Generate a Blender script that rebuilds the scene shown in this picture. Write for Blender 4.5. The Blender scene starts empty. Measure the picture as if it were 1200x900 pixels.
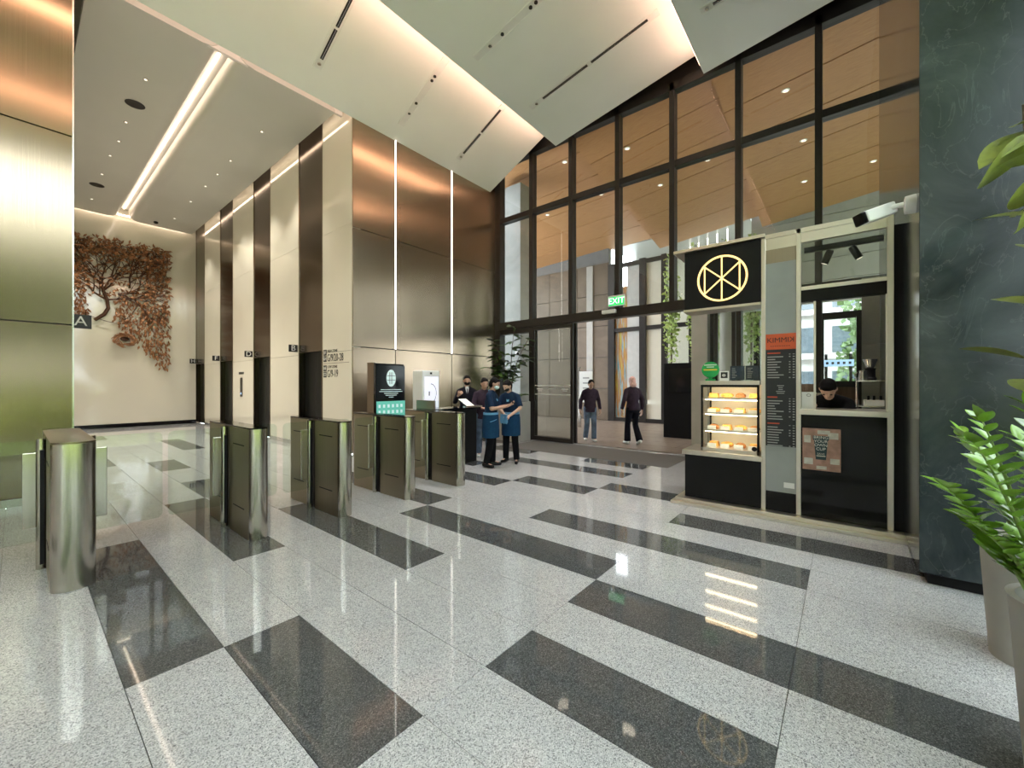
import bpy, math, random
from mathutils import Vector, Matrix
random.seed(7)
S = bpy.context.scene
COL = S.collection
PI = math.pi
# ------------------------------------------------------------------ camera, sky, exposure
AIM = math.radians(39.3)          # the view turns 39.3 degrees from the +X wall direction
cd = bpy.data.cameras.new('camera'); cam = bpy.data.objects.new('camera', cd); COL.objects.link(cam)
cam.location = (0, 0, 1.55); cam.rotation_euler = (PI/2, 0, AIM-PI/2)
cd.sensor_fit = 'HORIZONTAL'; cd.sensor_width = 36; cd.lens = 476/1200*36; cd.clip_start = .02; cd.clip_end = 300
S.camera = cam
w = bpy.data.worlds.new('overcast_sky'); S.world = w; w.use_nodes = True
w.node_tree.nodes['Background'].inputs[0].default_value = (.88, .95, 1.0, 1)
w.node_tree.nodes['Background'].inputs[1].default_value = 7.5
vs = S.view_settings
vs.view_transform = 'Standard'; vs.look = 'None'; vs.gamma = 1; vs.use_curve_mapping = False; vs.exposure = .42
S.cycles.transparent_max_bounces = 24; S.cycles.max_bounces = 10; S.cycles.sample_clamp_indirect = 6
S.cycles.use_denoising = True

# ------------------------------------------------------------------ materials
M = {}
def nt(name):
    m = bpy.data.materials.new(name); m.use_nodes = True
    t = m.node_tree; b = t.nodes['Principled BSDF']; M[name] = m
    return m, t, b
def N(t, kind, **kw):
    n = t.nodes.new(kind)
    for k, v in kw.items(): setattr(n, k, v)
    return n
def pos(t, scale=(1, 1, 1), local=False):
    mp = N(t, 'ShaderNodeMapping'); mp.inputs['Scale'].default_value = scale
    if local: t.links.new(N(t, 'ShaderNodeTexCoord').outputs['Object'], mp.inputs[0])
    else: t.links.new(N(t, 'ShaderNodeNewGeometry').outputs['Position'], mp.inputs[0])
    return mp.outputs[0]
def ramp(t, src, stops):
    r = N(t, 'ShaderNodeValToRGB'); e = r.color_ramp.elements
    while len(e) < len(stops): e.new(.5)
    for q, (p, c) in zip(e, stops): q.position = p; q.color = (*c, 1)
    t.links.new(src, r.inputs[0]); return r.outputs[0]
def bump(t, b, h, s=.2, d=.01):
    n = N(t, 'ShaderNodeBump'); n.inputs['Strength'].default_value = s; n.inputs['Distance'].default_value = d
    t.links.new(h, n.inputs['Height']); t.links.new(n.outputs[0], b.inputs['Normal'])
def plain(name, c, rough=.5, metal=0, spec=.5, var=.08, scale=6, coat=0, emit=None, es=0):
    m, t, b = nt(name)
    n = N(t, 'ShaderNodeTexNoise'); n.inputs['Scale'].default_value = scale; n.inputs['Detail'].default_value = 4
    t.links.new(pos(t), n.inputs['Vector'])
    lo = tuple(x*(1-var) for x in c); hi = tuple(min(1, x*(1+var)) for x in c)
    t.links.new(ramp(t, n.outputs['Fac'], [(.3, lo), (.7, hi)]), b.inputs['Base Color'])
    b.inputs['Roughness'].default_value = rough; b.inputs['Metallic'].default_value = metal
    b.inputs['Specular IOR Level'].default_value = spec; b.inputs['Coat Weight'].default_value = coat
    if emit: b.inputs['Emission Color'].default_value = (*emit, 1); b.inputs['Emission Strength'].default_value = es
    return m
def glow(name, c, s):
    m, t, b = nt(name); b.inputs['Base Color'].default_value = (*c, 1)
    b.inputs['Emission Color'].default_value = (*c, 1); b.inputs['Emission Strength'].default_value = s
    return m
def granite(name, stops, scale=240, rough=.055):
    m, t, b = nt(name)
    v = N(t, 'ShaderNodeTexVoronoi'); v.inputs['Scale'].default_value = scale
    t.links.new(pos(t), v.inputs['Vector'])
    sx = N(t, 'ShaderNodeSeparateColor'); t.links.new(v.outputs['Color'], sx.inputs[0])
    c1 = ramp(t, sx.outputs[0], stops)
    n = N(t, 'ShaderNodeTexNoise'); n.inputs['Scale'].default_value = 1.7; n.inputs['Detail'].default_value = 3
    t.links.new(pos(t), n.inputs['Vector'])
    mx = N(t, 'ShaderNodeMix', data_type='RGBA', blend_type='MULTIPLY'); mx.inputs[0].default_value = 1
    t.links.new(c1, mx.inputs[6]); t.links.new(ramp(t, n.outputs['Fac'], [(.3, (.9, .9, .9)), (.7, (1, 1, 1))]), mx.inputs[7])
    t.links.new(mx.outputs[2], b.inputs['Base Color'])
    b.inputs['Roughness'].default_value = rough
    return m
def brushed(name, c, rough=.3, aniso=.85, streak=.12, axis='Z', rot=.0, scale=(260, 260, .6)):
    m, t, b = nt(name)
    n = N(t, 'ShaderNodeTexNoise'); n.inputs['Scale'].default_value = 1; n.inputs['Detail'].default_value = 2
    t.links.new(pos(t, scale), n.inputs['Vector'])
    lo = tuple(x*(1-streak) for x in c); hi = tuple(min(1, x*(1+streak)) for x in c)
    t.links.new(ramp(t, n.outputs['Fac'], [(.3, lo), (.7, hi)]), b.inputs['Base Color'])
    b.inputs['Metallic'].default_value = 1; b.inputs['Roughness'].default_value = rough
    b.inputs['Anisotropic'].default_value = aniso; b.inputs['Anisotropic Rotation'].default_value = rot
    tg = N(t, 'ShaderNodeTangent'); tg.direction_type = 'RADIAL'; tg.axis = axis
    t.links.new(tg.outputs[0], b.inputs['Tangent'])
    return m
def glass(name, tint=(.93, .96, .95), ior=1.5, rough=0.0):
    m, t, b = nt(name); t.nodes.remove(b)
    out = t.nodes['Material Output']
    tr = N(t, 'ShaderNodeBsdfTransparent'); tr.inputs[0].default_value = (*tint, 1)
    gl = N(t, 'ShaderNodeBsdfGlossy'); gl.inputs['Roughness'].default_value = rough
    fr = N(t, 'ShaderNodeFresnel'); fr.inputs[0].default_value = ior
    mx = N(t, 'ShaderNodeMixShader')
    ge = N(t, 'ShaderNodeNewGeometry'); om = N(t, 'ShaderNodeMath', operation='SUBTRACT'); om.inputs[0].default_value = 1
    ml = N(t, 'ShaderNodeMath', operation='MULTIPLY')
    t.links.new(ge.outputs['Backfacing'], om.inputs[1]); t.links.new(om.outputs[0], ml.inputs[0]); t.links.new(fr.outputs[0], ml.inputs[1])
    t.links.new(ml.outputs[0], mx.inputs[0]); t.links.new(tr.outputs[0], mx.inputs[1]); t.links.new(gl.outputs[0], mx.inputs[2])
    t.links.new(mx.outputs[0], out.inputs[0])
    return m
def stone(name, a, bcol, vein, rough=.25, scale=1.1, spec=.5):
    m, t, b = nt(name)
    n = N(t, 'ShaderNodeTexNoise'); n.inputs['Scale'].default_value = scale; n.inputs['Detail'].default_value = 9
    n.inputs['Roughness'].default_value = .62; n.inputs['Distortion'].default_value = 1.1
    t.links.new(pos(t), n.inputs['Vector'])
    c1 = ramp(t, n.outputs['Fac'], [(.3, a), (.68, bcol)])
    v = N(t, 'ShaderNodeTexNoise'); v.inputs['Scale'].default_value = scale*1.9; v.inputs['Detail'].default_value = 6; v.inputs['Distortion'].default_value = 2.5
    t.links.new(pos(t, (1, 1.3, .8)), v.inputs['Vector'])
    k = ramp(t, v.outputs['Fac'], [(.49, (0, 0, 0)), (.5, (.3, .3, .3)), (.51, (0, 0, 0))])
    mx = N(t, 'ShaderNodeMix', data_type='RGBA'); t.links.new(k, mx.inputs[0]); t.links.new(c1, mx.inputs[6])
    mx.inputs[7].default_value = (*vein, 1)
    t.links.new(mx.outputs[2], b.inputs['Base Color']); b.inputs['Roughness'].default_value = rough
    b.inputs['Specular IOR Level'].default_value = spec
    return m
def wood(name, a, b2, scale=(1.2, 14, 14), rough=.45):
    m, t, b = nt(name)
    n = N(t, 'ShaderNodeTexNoise'); n.inputs['Scale'].default_value = 3; n.inputs['Detail'].default_value = 5
    t.links.new(pos(t, scale), n.inputs['Vector'])
    t.links.new(ramp(t, n.outputs['Fac'], [(.3, a), (.7, b2)]), b.inputs['Base Color'])
    b.inputs['Roughness'].default_value = rough
    return m
granite('granite_light', [(0, (.13, .13, .14)), (.14, (.26, .26, .27)), (.3, (.40, .405, .42)), (.75, (.50, .505, .52)), (1, (.66, .665, .68))])
granite('granite_dark', [(0, (.040, .042, .044)), (.4, (.070, .074, .077)), (.8, (.105, .11, .113)), (1, (.18, .18, .185))], rough=.035)
plain('joint', (.16, .16, .16), .8)
plain('mat_carpet', (.13, .125, .12), .95, spec=.1, var=.2, scale=120)
brushed('bronze_panel', (.31, .245, .175), .25, .93, .10)
brushed('champagne_steel', (.29, .25, .185), .30, .7, .08)
brushed('dark_bronze', (.17, .13, .10), .18, .4, .10)
brushed('steel', (.50, .47, .425), .22, .6, .08)
plain('kiosk_steel', (.72, .67, .61), .33, 1, var=.05, scale=2)
plain('steel_smooth', (.62, .60, .57), .22, 1, var=.04)
plain('cream_glass', (.72, .685, .58), .10, 0, .6, var=.02, scale=1, coat=.3)
plain('cream_trim', (.74, .705, .61), .25, var=.02)
plain('ceiling_white', (.84, .86, .835), .62, var=.02, scale=1)
plain('lobby_ceiling', (.66, .65, .60), .36, var=.02, scale=1)
plain('soffit_white', (.82, .80, .76), .7, var=.02)
plain('roof_dark', (.30, .29, .27), .9)
plain('frame_dark', (.026, .022, .020), .38, .3, var=.15)
plain('black', (.006, .006, .007), .45, spec=.22, var=.2)
plain('black_gloss', (.005, .005, .006), .08, spec=.25, var=.2)
plain('lift_black', (.006, .006, .007), .3, spec=.12, var=.2)
plain('screen_black', (.008, .009, .010), .15, var=.1)
plain('white_plastic', (.80, .80, .79), .35, var=.03)
plain('white_paper', (.82, .82, .80), .7, var=.02)
plain('grey_panel', (.33, .35, .345), .3, var=.04)
plain('fascia_grey', (.30, .30, .28), .5, var=.06)
plain('rubber', (.02, .02, .02), .7)
stone('green_marble', (.007, .012, .015), (.052, .068, .075), (.12, .14, .15), .14, 1.0)
stone('grey_stone', (.34, .34, .32), (.48, .48, .46), (.40, .40, .38), .6, .9)
stone('pier_stone', (.21, .21, .20), (.32, .32, .31), (.27, .27, .26), .6, .9)
stone('brown_stone', (.10, .070, .044), (.155, .112, .074), (.13, .10, .07), .5, 1.3)
plain('concrete_beige', (.55, .52, .47), .6, var=.07, scale=3)
wood('soffit_wood', (.38, .185, .075), (.50, .265, .115), (14, .8, 14), .42)
wood('brown_wood', (.10, .06, .035), (.17, .10, .06), (14, 14, .8), .5)
wood('deck', (.16, .125, .10), (.23, .185, .15), (2, 2, 2), .35)
glass('clear_glass', (.95, .97, .96), 1.45)
glass('facade_glass', (.90, .92, .91), 1.62)
glass('gate_glass', (.90, .95, .93), 1.75)
glass('case_glass', (.97, .98, .97), 1.3)
glow('cove_warm', (1.0, .62, .44), 16)
glow('cove_cream', (1.0, .80, .62), 7)
glow('cove_soft', (1.0, .68, .52), 5)
glow('added_soffit_wash', (1.0, .76, .52), 9)
glow('led_white', (1.0, .93, .84), 5)
glow('downlight', (1.0, .9, .76), 1.2)
glow('logo_gold', (1.0, .70, .26), 1.15)
glow('case_light', (1.0, .80, .52), 16)
glow('exit_green', (.03, .55, .14), .9)
glow('exit_letter', (.85, 1.0, .88), 1.3)
glow('screen_white', (.80, .80, .92), .42)
glow('screen_teal', (.12, .46, .38), .35)
glow('screen_blue', (.05, .16, .36), .5)
glow('screen_ink', (.62, .76, .76), .3)
glow('screen_sky', (.42, .62, .95), .8)
plain('foliage_dark', (.035, .065, .022), .45, var=.35, scale=18)
plain('foliage_mid', (.075, .15, .03), .5, var=.35, scale=9)
plain('foliage_light', (.30, .40, .11), .6, var=.35, scale=5)
plain('foliage_garden', (.36, .42, .18), .6, var=.35, scale=5)
plain('lawn', (.42, .52, .11), .9, var=.3, scale=.8)
plain('leaf_glossy', (.19, .36, .04), .26, var=.25, scale=20, coat=.3)
plain('leaf_olive', (.17, .20, .035), .35, var=.2, scale=25)
plain('stem_green', (.20, .30, .07), .5)
plain('bark', (.11, .085, .06), .85, var=.3, scale=30)
plain('soil', (.05, .035, .025), .95, var=.3, scale=60)
plain('pot_grey', (.36, .345, .32), .6, var=.06, scale=4)
plain('copper_leaf', (.34, .165, .075), .45, .35, var=.35, scale=6)
plain('copper_branch', (.075, .032, .016), .5, .4, var=.3)
plain('orange_print', (.62, .10, .03), .5, var=.04)
plain('menu_black', (.016, .017, .021), .45, var=.1)
plain('ink_white', (.75, .75, .73), .6, var=.02)
plain('ink_grey', (.34, .34, .34), .6, var=.02)
plain('ink_red', (.55, .07, .03), .6, var=.02)
plain('ink_black', (.012, .012, .012), .5, var=.02)
plain('poster_bg', (.42, .24, .19), .5, var=.25, scale=14)
plain('poster_cup', (.015, .045, .055), .5, var=.1)
plain('poster_pale', (.62, .60, .55), .5, var=.15, scale=20)
plain('sign_green', (.02, .36, .09), .4, var=.05)
plain('sign_yellow', (.75, .55, .05), .5, var=.05)
plain('navy_card', (.022, .035, .055), .3, var=.1)
plain('bread', (.72, .38, .09), .6, var=.3, scale=30)
plain('bread_brown', (.34, .15, .05), .6, var=.3, scale=30)
plain('skin', (.46, .27, .19), .55, var=.05)
plain('skin_pale', (.55, .35, .26), .55, var=.05)
plain('hair_black', (.006, .005, .005), .75, spec=.15, var=.3, scale=40)
plain('hair_pink', (.62, .36, .32), .6, var=.25, scale=40)
plain('suit', (.007, .007, .013), .85, spec=.15, var=.15, scale=20)
plain('tunic', (.006, .020, .052), .85, spec=.2, var=.15, scale=20)
plain('apron', (.006, .036, .088), .85, spec=.2, var=.12, scale=20)
plain('light_blue', (.12, .33, .56), .7, var=.1)
plain('trouser_black', (.006, .006, .007), .9, spec=.1, var=.2, scale=20)
plain('plum', (.034, .021, .034), .85, spec=.2, var=.25, scale=14)
plain('jeans', (.10, .14, .21), .85, var=.4, scale=9)
plain('sneaker', (.60, .64, .62), .6, var=.1)
plain('shirt_white', (.74, .74, .74), .8, var=.04)
plain('mask_pale', (.55, .72, .74), .8, var=.05)
plain('far_white', (.5, .5, .49), .8, var=.05)
plain('far_glass', (.10, .13, .15), .1, var=.2)
plain('paving', (.34, .32, .29), .85, var=.1, scale=2)
m, t, b = nt('art_print')
v = N(t, 'ShaderNodeTexNoise'); v.inputs['Scale'].default_value = 2.2; v.inputs['Detail'].default_value = 6
t.links.new(pos(t, (1, 7, .5)), v.inputs['Vector'])
t.links.new(ramp(t, v.outputs['Fac'], [(.3, (.05, .22, .30)), (.42, (.28, .40, .42)), (.5, (.34, .15, .04)), (.6, (.45, .24, .06)), (.7, (.40, .42, .05))]), b.inputs['Base Color'])

# ------------------------------------------------------------------ mesh building
OFF = {}
class MB:
    def __init__(s): s.v = []; s.f = []
    def add(s, vs_, fs):
        o = len(s.v); s.v += [tuple(p) for p in vs_]; s.f += [tuple(i+o for i in f) for f in fs]; return s
    def hexa(s, p):      # 8 points, bottom ring then top ring
        return s.add(p, [(3, 2, 1, 0), (4, 5, 6, 7), (0, 1, 5, 4), (1, 2, 6, 5), (2, 3, 7, 6), (3, 0, 4, 7)])
    def box(s, x0, x1, y0, y1, z0, z1):
        if x0 > x1: x0, x1 = x1, x0
        if y0 > y1: y0, y1 = y1, y0
        if z0 > z1: z0, z1 = z1, z0
        return s.hexa([(x0, y0, z0), (x1, y0, z0), (x1, y1, z0), (x0, y1, z0), (x0, y0, z1), (x1, y0, z1), (x1, y1, z1), (x0, y1, z1)])
    def prismx(s, poly, x0, x1):   # polygon of (y,z)
        n = len(poly); a = [(x0, y, z) for y, z in poly]; b_ = [(x1, y, z) for y, z in poly]
        return s.add(a+b_, [tuple(range(n))[::-1], tuple(range(n, 2*n))]+[(i, (i+1) % n, n+(i+1) % n, n+i) for i in range(n)])
    def prismy(s, poly, y0, y1):   # polygon of (x,z)
        n = len(poly); a = [(x, y0, z) for x, z in poly]; b_ = [(x, y1, z) for x, z in poly]
        return s.add(a+b_, [tuple(range(n)), tuple(range(n, 2*n))[::-1]]+[(i, n+i, n+(i+1) % n, (i+1) % n) for i in range(n)])
    def prismz(s, poly, z0, z1):
        n = len(poly); a = [(x, y, z0) for x, y in poly]; b_ = [(x, y, z1) for x, y in poly]
        return s.add(a+b_, [tuple(range(n))[::-1], tuple(range(n, 2*n))]+[(i, (i+1) % n, n+(i+1) % n, n+i) for i in range(n)])
    def tube(s, pts, rad, n=10, caps=True):
        pts = [Vector(p) for p in pts]
        if not hasattr(rad, '__len__'): rad = [rad]*len(pts)
        rings = []; prev = None
        for i, p in enumerate(pts):
            d = (pts[min(i+1, len(pts)-1)]-pts[max(i-1, 0)])
            d = d.normalized() if d.length > 1e-9 else Vector((0, 0, 1))
            if prev is None: u = d.orthogonal().normalized()
            else:
                u = prev-d*prev.dot(d); u = u.normalized() if u.length > 1e-6 else d.orthogonal().normalized()
            prev = u; w_ = d.cross(u)
            rings.append([p+(u*math.cos(2*PI*k/n)+w_*math.sin(2*PI*k/n))*rad[i] for k in range(n)])
        vs_ = [q for r in rings for q in r]
        fs = [(i*n+k, i*n+(k+1) % n, (i+1)*n+(k+1) % n, (i+1)*n+k) for i in range(len(pts)-1) for k in range(n)]
        if caps: fs += [tuple(range(n))[::-1], tuple((len(pts)-1)*n+k for k in range(n))]
        return s.add(vs_, fs)
    def lathe(s, prof, c=(0, 0), n=32):
        vs_ = [(c[0]+r*math.cos(2*PI*k/n), c[1]+r*math.sin(2*PI*k/n), z) for r, z in prof for k in range(n)]
        L = len(prof)
        fs = [(i*n+k, i*n+(k+1) % n, (i+1)*n+(k+1) % n, (i+1)*n+k) for i in range(L-1) for k in range(n)]
        return s.add(vs_, fs+[tuple(range(n))[::-1], tuple((L-1)*n+k for k in range(n))])
    def ell(s, c, r, mtx=None, n=14, m_=9):
        c = Vector(c); vs_ = []; 
        for i in range(m_+1):
            th = PI*i/m_; th = min(max(th, .02), PI-.02)
            for k in range(n):
                p = Vector((r[0]*math.sin(th)*math.cos(2*PI*k/n), r[1]*math.sin(th)*math.sin(2*PI*k/n), -r[2]*math.cos(th)))
                vs_.append(c+(mtx @ p if mtx else p))
        fs = [(i*n+k, i*n+(k+1) % n, (i+1)*n+(k+1) % n, (i+1)*n+k) for i in range(m_) for k in range(n)]
        return s.add(vs_, fs+[tuple(range(n))[::-1], tuple(m_*n+k for k in range(n))])
    def cap(s, p0, p1, r0, r1, n=12):
        p0 = Vector(p0); p1 = Vector(p1); d = (p1-p0).normalized()
        pts = []; rad = []
        for a in (-.98, -.8, -.45, 0): pts.append(p0+d*r0*a); rad.append(r0*math.sqrt(1-a*a))
        for a in (0, .45, .8, .98): pts.append(p1+d*r1*a); rad.append(r1*math.sqrt(1-a*a))
        return s.tube(pts, rad, n)
    def loft(s, rings, n=20):   # (cx,cy,z,rx,ry)
        vs_ = [(cx+rx*math.cos(2*PI*k/n), cy+ry*math.sin(2*PI*k/n), z) for cx, cy, z, rx, ry in rings for k in range(n)]
        L = len(rings)
        fs = [(i*n+k, i*n+(k+1) % n, (i+1)*n+(k+1) % n, (i+1)*n+k) for i in range(L-1) for k in range(n)]
        return s.add(vs_, fs+[tuple(range(n))[::-1], tuple((L-1)*n+k for k in range(n))])
    def quad(s, a, b_, c, d): return s.add([a, b_, c, d], [(0, 1, 2, 3)])
    def xf(s, mtx): s.v = [tuple(mtx @ Vector(p)) for p in s.v]; return s
    def mesh(s, name, mat, off=(0, 0, 0), smooth=False):
        me = bpy.data.meshes.new(name)
        me.from_pydata([(x-off[0], y-off[1], z-off[2]) for x, y, z in s.v], [], s.f)
        me.validate(); me.update(); me.materials.append(M[mat])
        if smooth:
            for p in me.polygons: p.use_smooth = True
            if smooth != 'all': me.set_sharp_from_angle(angle=math.radians(40))
        return me
    def build(s, name, mat, parent=None, smooth=False, bevel=0, local=False, world_off=None):
        off = (0, 0, 0)
        if parent is not None and not local: off = OFF.get(parent.name, (0, 0, 0))
        elif parent is None and not local and s.v:
            xs, ys, zs = zip(*s.v); off = ((min(xs)+max(xs))/2, (min(ys)+max(ys))/2, min(zs))
        o = bpy.data.objects.new(name, s.mesh(name, mat, off, smooth)); COL.objects.link(o)
        if parent is not None: o.parent = parent; OFF[o.name] = off
        elif not local: o.location = off; OFF[o.name] = off
        if bevel:
            bm = o.modifiers.new('bevel', 'BEVEL'); bm.width = bevel; bm.segments = 2; bm.limit_method = 'ANGLE'
        return o
def tag(o, label=None, cat=None, group=None, kind=None):
    if label: o['label'] = label
    if cat: o['category'] = cat
    if group: o['group'] = group
    if kind: o['kind'] = kind
    return o
def thing(name, label, cat, loc=(0, 0, 0), rotz=0, group=None):
    o = bpy.data.objects.new(name, None); COL.objects.link(o); o.empty_display_size = .1
    o.location = loc; o.rotation_euler = (0, 0, rotz); OFF[o.name] = tuple(loc)
    return tag(o, label, cat, group)
def struct(name, loc=(0, 0, 0)):
    o = bpy.data.objects.new(name, None); COL.objects.link(o); o.location = loc; OFF[o.name] = tuple(loc)
    return tag(o, kind='structure')
def inst(me, name, parent, loc=(0, 0, 0), mtx=None):
    o = bpy.data.objects.new(name, me); COL.objects.link(o); o.parent = parent
    if mtx is not None: o.matrix_local = mtx
    else: o.location = loc
    return o
def copy_tree(o, parent=None):
    c = o.copy(); COL.objects.link(c); c.parent = parent
    for ch in list(o.children): copy_tree(ch, c)
    return c
FX = Matrix(((0, 0, -1, 0), (-1, 0, 0, 0), (0, 1, 0, 0), (0, 0, 0, 1)))    # flat drawing -> plane facing -X
FY = Matrix(((1, 0, 0, 0), (0, 0, -1, 0), (0, 1, 0, 0), (0, 0, 0, 1)))     # flat drawing -> plane facing -Y
def text(body, size, name, mat, parent, F, at, thick=.002, align='CENTER', sx=1):
    cu = bpy.data.curves.new('t', 'FONT'); cu.body = body; cu.size = size; cu.align_x = align; cu.align_y = 'CENTER'
    cu.extrude = thick; cu.resolution_u = 3
    to = bpy.data.objects.new('t', cu); COL.objects.link(to)
    dg = bpy.context.evaluated_depsgraph_get()
    me = bpy.data.meshes.new_from_object(to.evaluated_get(dg))
    bpy.data.objects.remove(to)
    me.name = name; mtx = Matrix.Translation(Vector(at)-Vector(OFF.get(parent.name, (0, 0, 0)))) @ F @ Matrix.Diagonal((sx, 1, 1, 1))
    me.transform(mtx); me.materials.clear(); me.materials.append(M[mat])
    o = bpy.data.objects.new(name, me); COL.objects.link(o); o.parent = parent
    return o

# ------------------------------------------------------------------ floor
TX, TY, PX, PY = .35, .22, .4275, 1.305
XW, XE, YG, YB, YL = -7.5, 9.2, -2.6, 8.1, 20.0      # west end, facade, garden glazing, bronze wall, lobby end wall
floor = MB().box(XW-.2, XE+.15, YG-.2, YB, -.2, -.012).box(.4, 4.7, YB, YL+.2, -.2, -.012).build('floor', 'joint'); tag(floor, kind='structure')
dark = {(0, 2), (0, 3), (1, 1), (3, 0), (5, 0), (5, -1), (4, 2), (4, 3), (6, 1), (6, 2), (8, 0), (8, 1), (7, 3), (7, 4), (2, 3), (2, 4),
        (10, 3), (11, 2), (12, 1), (14, 2), (14, 3), (16, 2), (10, 0), (10, -1), (16, 4), (17, 4), (18, 5), (19, 5), (3, 5), (3, 7), (5, 9), (5, 10), (7, 8), (8, 6), (1, 8), (8, 11), (2, 12),
        (12, 4), (-2, 1), (-2, 2), (-4, 3), (-3, 0), (-6, 1), (-8, 2), (-10, 0), (-12, 3), (13, 5)}
def proj(x, y, z):
    d = x*math.cos(AIM)+y*math.sin(AIM); r = x*math.sin(AIM)-y*math.cos(AIM)
    return (600+476*r/d, 450-476*(z-1.55)/d) if d > .05 else None
cells = []
for i in range(-19, 22):
    for j in range(-3, 16):
        x0, y0 = TX+i*PX, TY+j*PY; x1, y1 = x0+PX, y0+PY
        x0, x1, y0, y1 = max(x0, XW), min(x1, XE-.05), max(y0, YG), min(y1, YL)
        if y0 >= YB-.01: x0, x1 = max(x0, .5), min(x1, 4.54)
        elif y1 > YB and (x1 <= .5 or x0 >= 4.54): y1 = YB
        if x1-x0 < .03 or y1-y0 < .03: continue
        area = 0; pts = [proj(*p, 0) for p in ((x0, y0), (x1, y0), (x1, y1), (x0, y1))]
        if all(pts):
            on = any(-60 < p[0] < 1260 and p[1] < 980 for p in pts)
            area = abs(sum(pts[k][0]*pts[(k+1) % 4][1]-pts[(k+1) % 4][0]*pts[k][1] for k in range(4)))/2 if on else 0
        cells.append((area, i, j, x0, x1, y0, y1))
cells.sort(reverse=True)
gap = .0016; TM = {}
rest = {'granite_light': MB(), 'granite_dark': MB()}
for n_, (area, i, j, x0, x1, y0, y1) in enumerate(cells):
    mt = 'granite_dark' if (i, j) in dark else 'granite_light'
    if n_ < 290 and area > 40:
        key = (mt, round(x1-x0, 3), round(y1-y0, 3))
        if key not in TM: TM[key] = MB().box(0, key[1]-gap*2, 0, key[2]-gap*2, 0, .012).mesh('floor_tile', mt)
        o = inst(TM[key], 'floor_tile', floor); o.location = Vector((x0+gap, y0+gap, -.012))-Vector(OFF['floor'])
    else: rest[mt].box(x0+gap, x1-gap, y0+gap, y1-gap, -.012, 0)
for k, mb in rest.items():
    if mb.v: tag(mb.build('tile_field', k, floor), kind='stuff')
mat_ = MB().box(7.62, 9.02, 2.52, 6.55, 0, .008).build('entrance_mat', 'mat_carpet', bevel=.003)
tag(mat_, 'dark grey entrance mat in front of the sliding doors', 'mat')

# ------------------------------------------------------------------ panelled metal walls
def panel_wall(name, x0, x1, cols, rows, leds, mat='bronze_panel'):
    wl = struct(name, ((x0+x1)/2, YB, 0))
    MB().box(x0+.22, x1-.02, YB+.03, YB+.25, 0, 8.8).build('backing', 'frame_dark', wl)
    for a, b_ in zip(cols[:-1], cols[1:]):
        for c, d in zip(rows[:-1], rows[1:]):
            MB().box(a+.008, b_-.008, YB, YB+.035, c+.008, d-.008).build('metal_panel', mat, wl, bevel=.003)
    for x in leds:
        MB().box(x-.013, x+.013, YB-.006, YB+.02, 2.36, 7.9).build('light_strip', 'led_white', wl)
    MB().box(x0, x1, YB-.012, YB, 0, .1).build('baseboard', 'steel_smooth', wl)
    return wl
panel_wall('wall_bronze', 4.54, 9.25, [4.54, 5.61, 7.36, 9.1], [.1, 2.35, 4.9, 8.7], [5.61, 7.36])
panel_wall('wall_left', XW, .5, [XW, -5.4, -3.3, -1.6, .5], [.1, 2.35, 4.9, 8.7], [])
MB().box(.485, .5, YB-.012, YB+.25, .0, 8.8).build('trim_1', 'steel_smooth')['kind'] = 'structure'

# ------------------------------------------------------------------ lift lobby
lw = struct('wall_lifts', (4.54, 14, 0))
MB().box(4.75, 4.95, YB+.25, YL, 0, 8.3).build('backing', 'frame_dark', lw)
stripes = [(8.14, 9.43, 0), (9.43, 10.7, 1), (10.7, 12.5, 0), (12.5, 13.79, 1), (13.79, 15.61, 0), (15.61, 16.94, 1), (16.94, 18.77, 0), (18.77, 19.97, 1)]
ld = 0
for a, b_, k in stripes:
    if k == 0:
        for z0, z1 in ((0.1, 2.27), (2.275, 5.0), (5.005, 8.2)):
            MB().box(4.54, 4.75, a, b_, z0, z1).build('cream_panel', 'cream_glass', lw, bevel=.003)
        MB().box(4.53, 4.54, a, b_, 0, .1).build('baseboard', 'steel_smooth', lw)
    else:
        MB().box(4.55, 4.75, a, b_, 2.33, 8.2).build('metal_panel', 'dark_bronze', lw, bevel=.003)
        for q in (a, b_-.05):
            MB().box(4.535, 4.75, q, q+.05, 0, 2.33).build('door_jamb', 'dark_bronze', lw)
        for q in (a+.004, b_-.012):
            MB().box(4.534, 4.55, q, q+.008, 2.33, 8.2).build('edge_trim', 'champagne_steel', lw)
        ld += 1
        dr = struct('door_%d' % ld, (4.7, (a+b_)/2, 0)); mid = (a+b_)/2
        for q0, q1 in ((a+.05, mid-.003), (mid+.003, b_-.05)):
            MB().box(4.68, 4.72, q0, q1, .005, 2.33).build('door_leaf', 'lift_black', dr)
MB().box(.3, .5, YB+.25, YL, 0, 8.3).build('wall_lifts_opposite', 'cream_glass')['kind'] = 'structure'
wb = MB().box(.3, 4.95, YL, YL+.2, 0, 8.3).build('wall_back', 'cream_glass'); wb['kind'] = 'structure'
MB().box(.5, 4.54, YL-.02, YL, 0, .14).build('baseboard_back', 'black_gloss')['kind'] = 'structure'
lc = struct('ceiling_lobby', (2.5, 14, 7.4))
MB().box(.3, 4.95, YB+.26, YL+.2, 8.3, 8.5).build('upper_slab', 'soffit_white', lc)
def lip(xin, s):     # ceiling leaf whose inner edge curls up to the light slot
    return [(xin, 7.72), (xin-.02*s, 7.58), (xin-.06*s, 7.49), (xin-.14*s, 7.43), (xin-.28*s, 7.40)]
lf = lip(2.30, 1); MB().prismy(lf+[(.66, 7.40), (.66, 7.5), (.9, 7.72)], 8.5, 19.75).build('ceiling_leaf', 'lobby_ceiling', lc, smooth=True)
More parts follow.
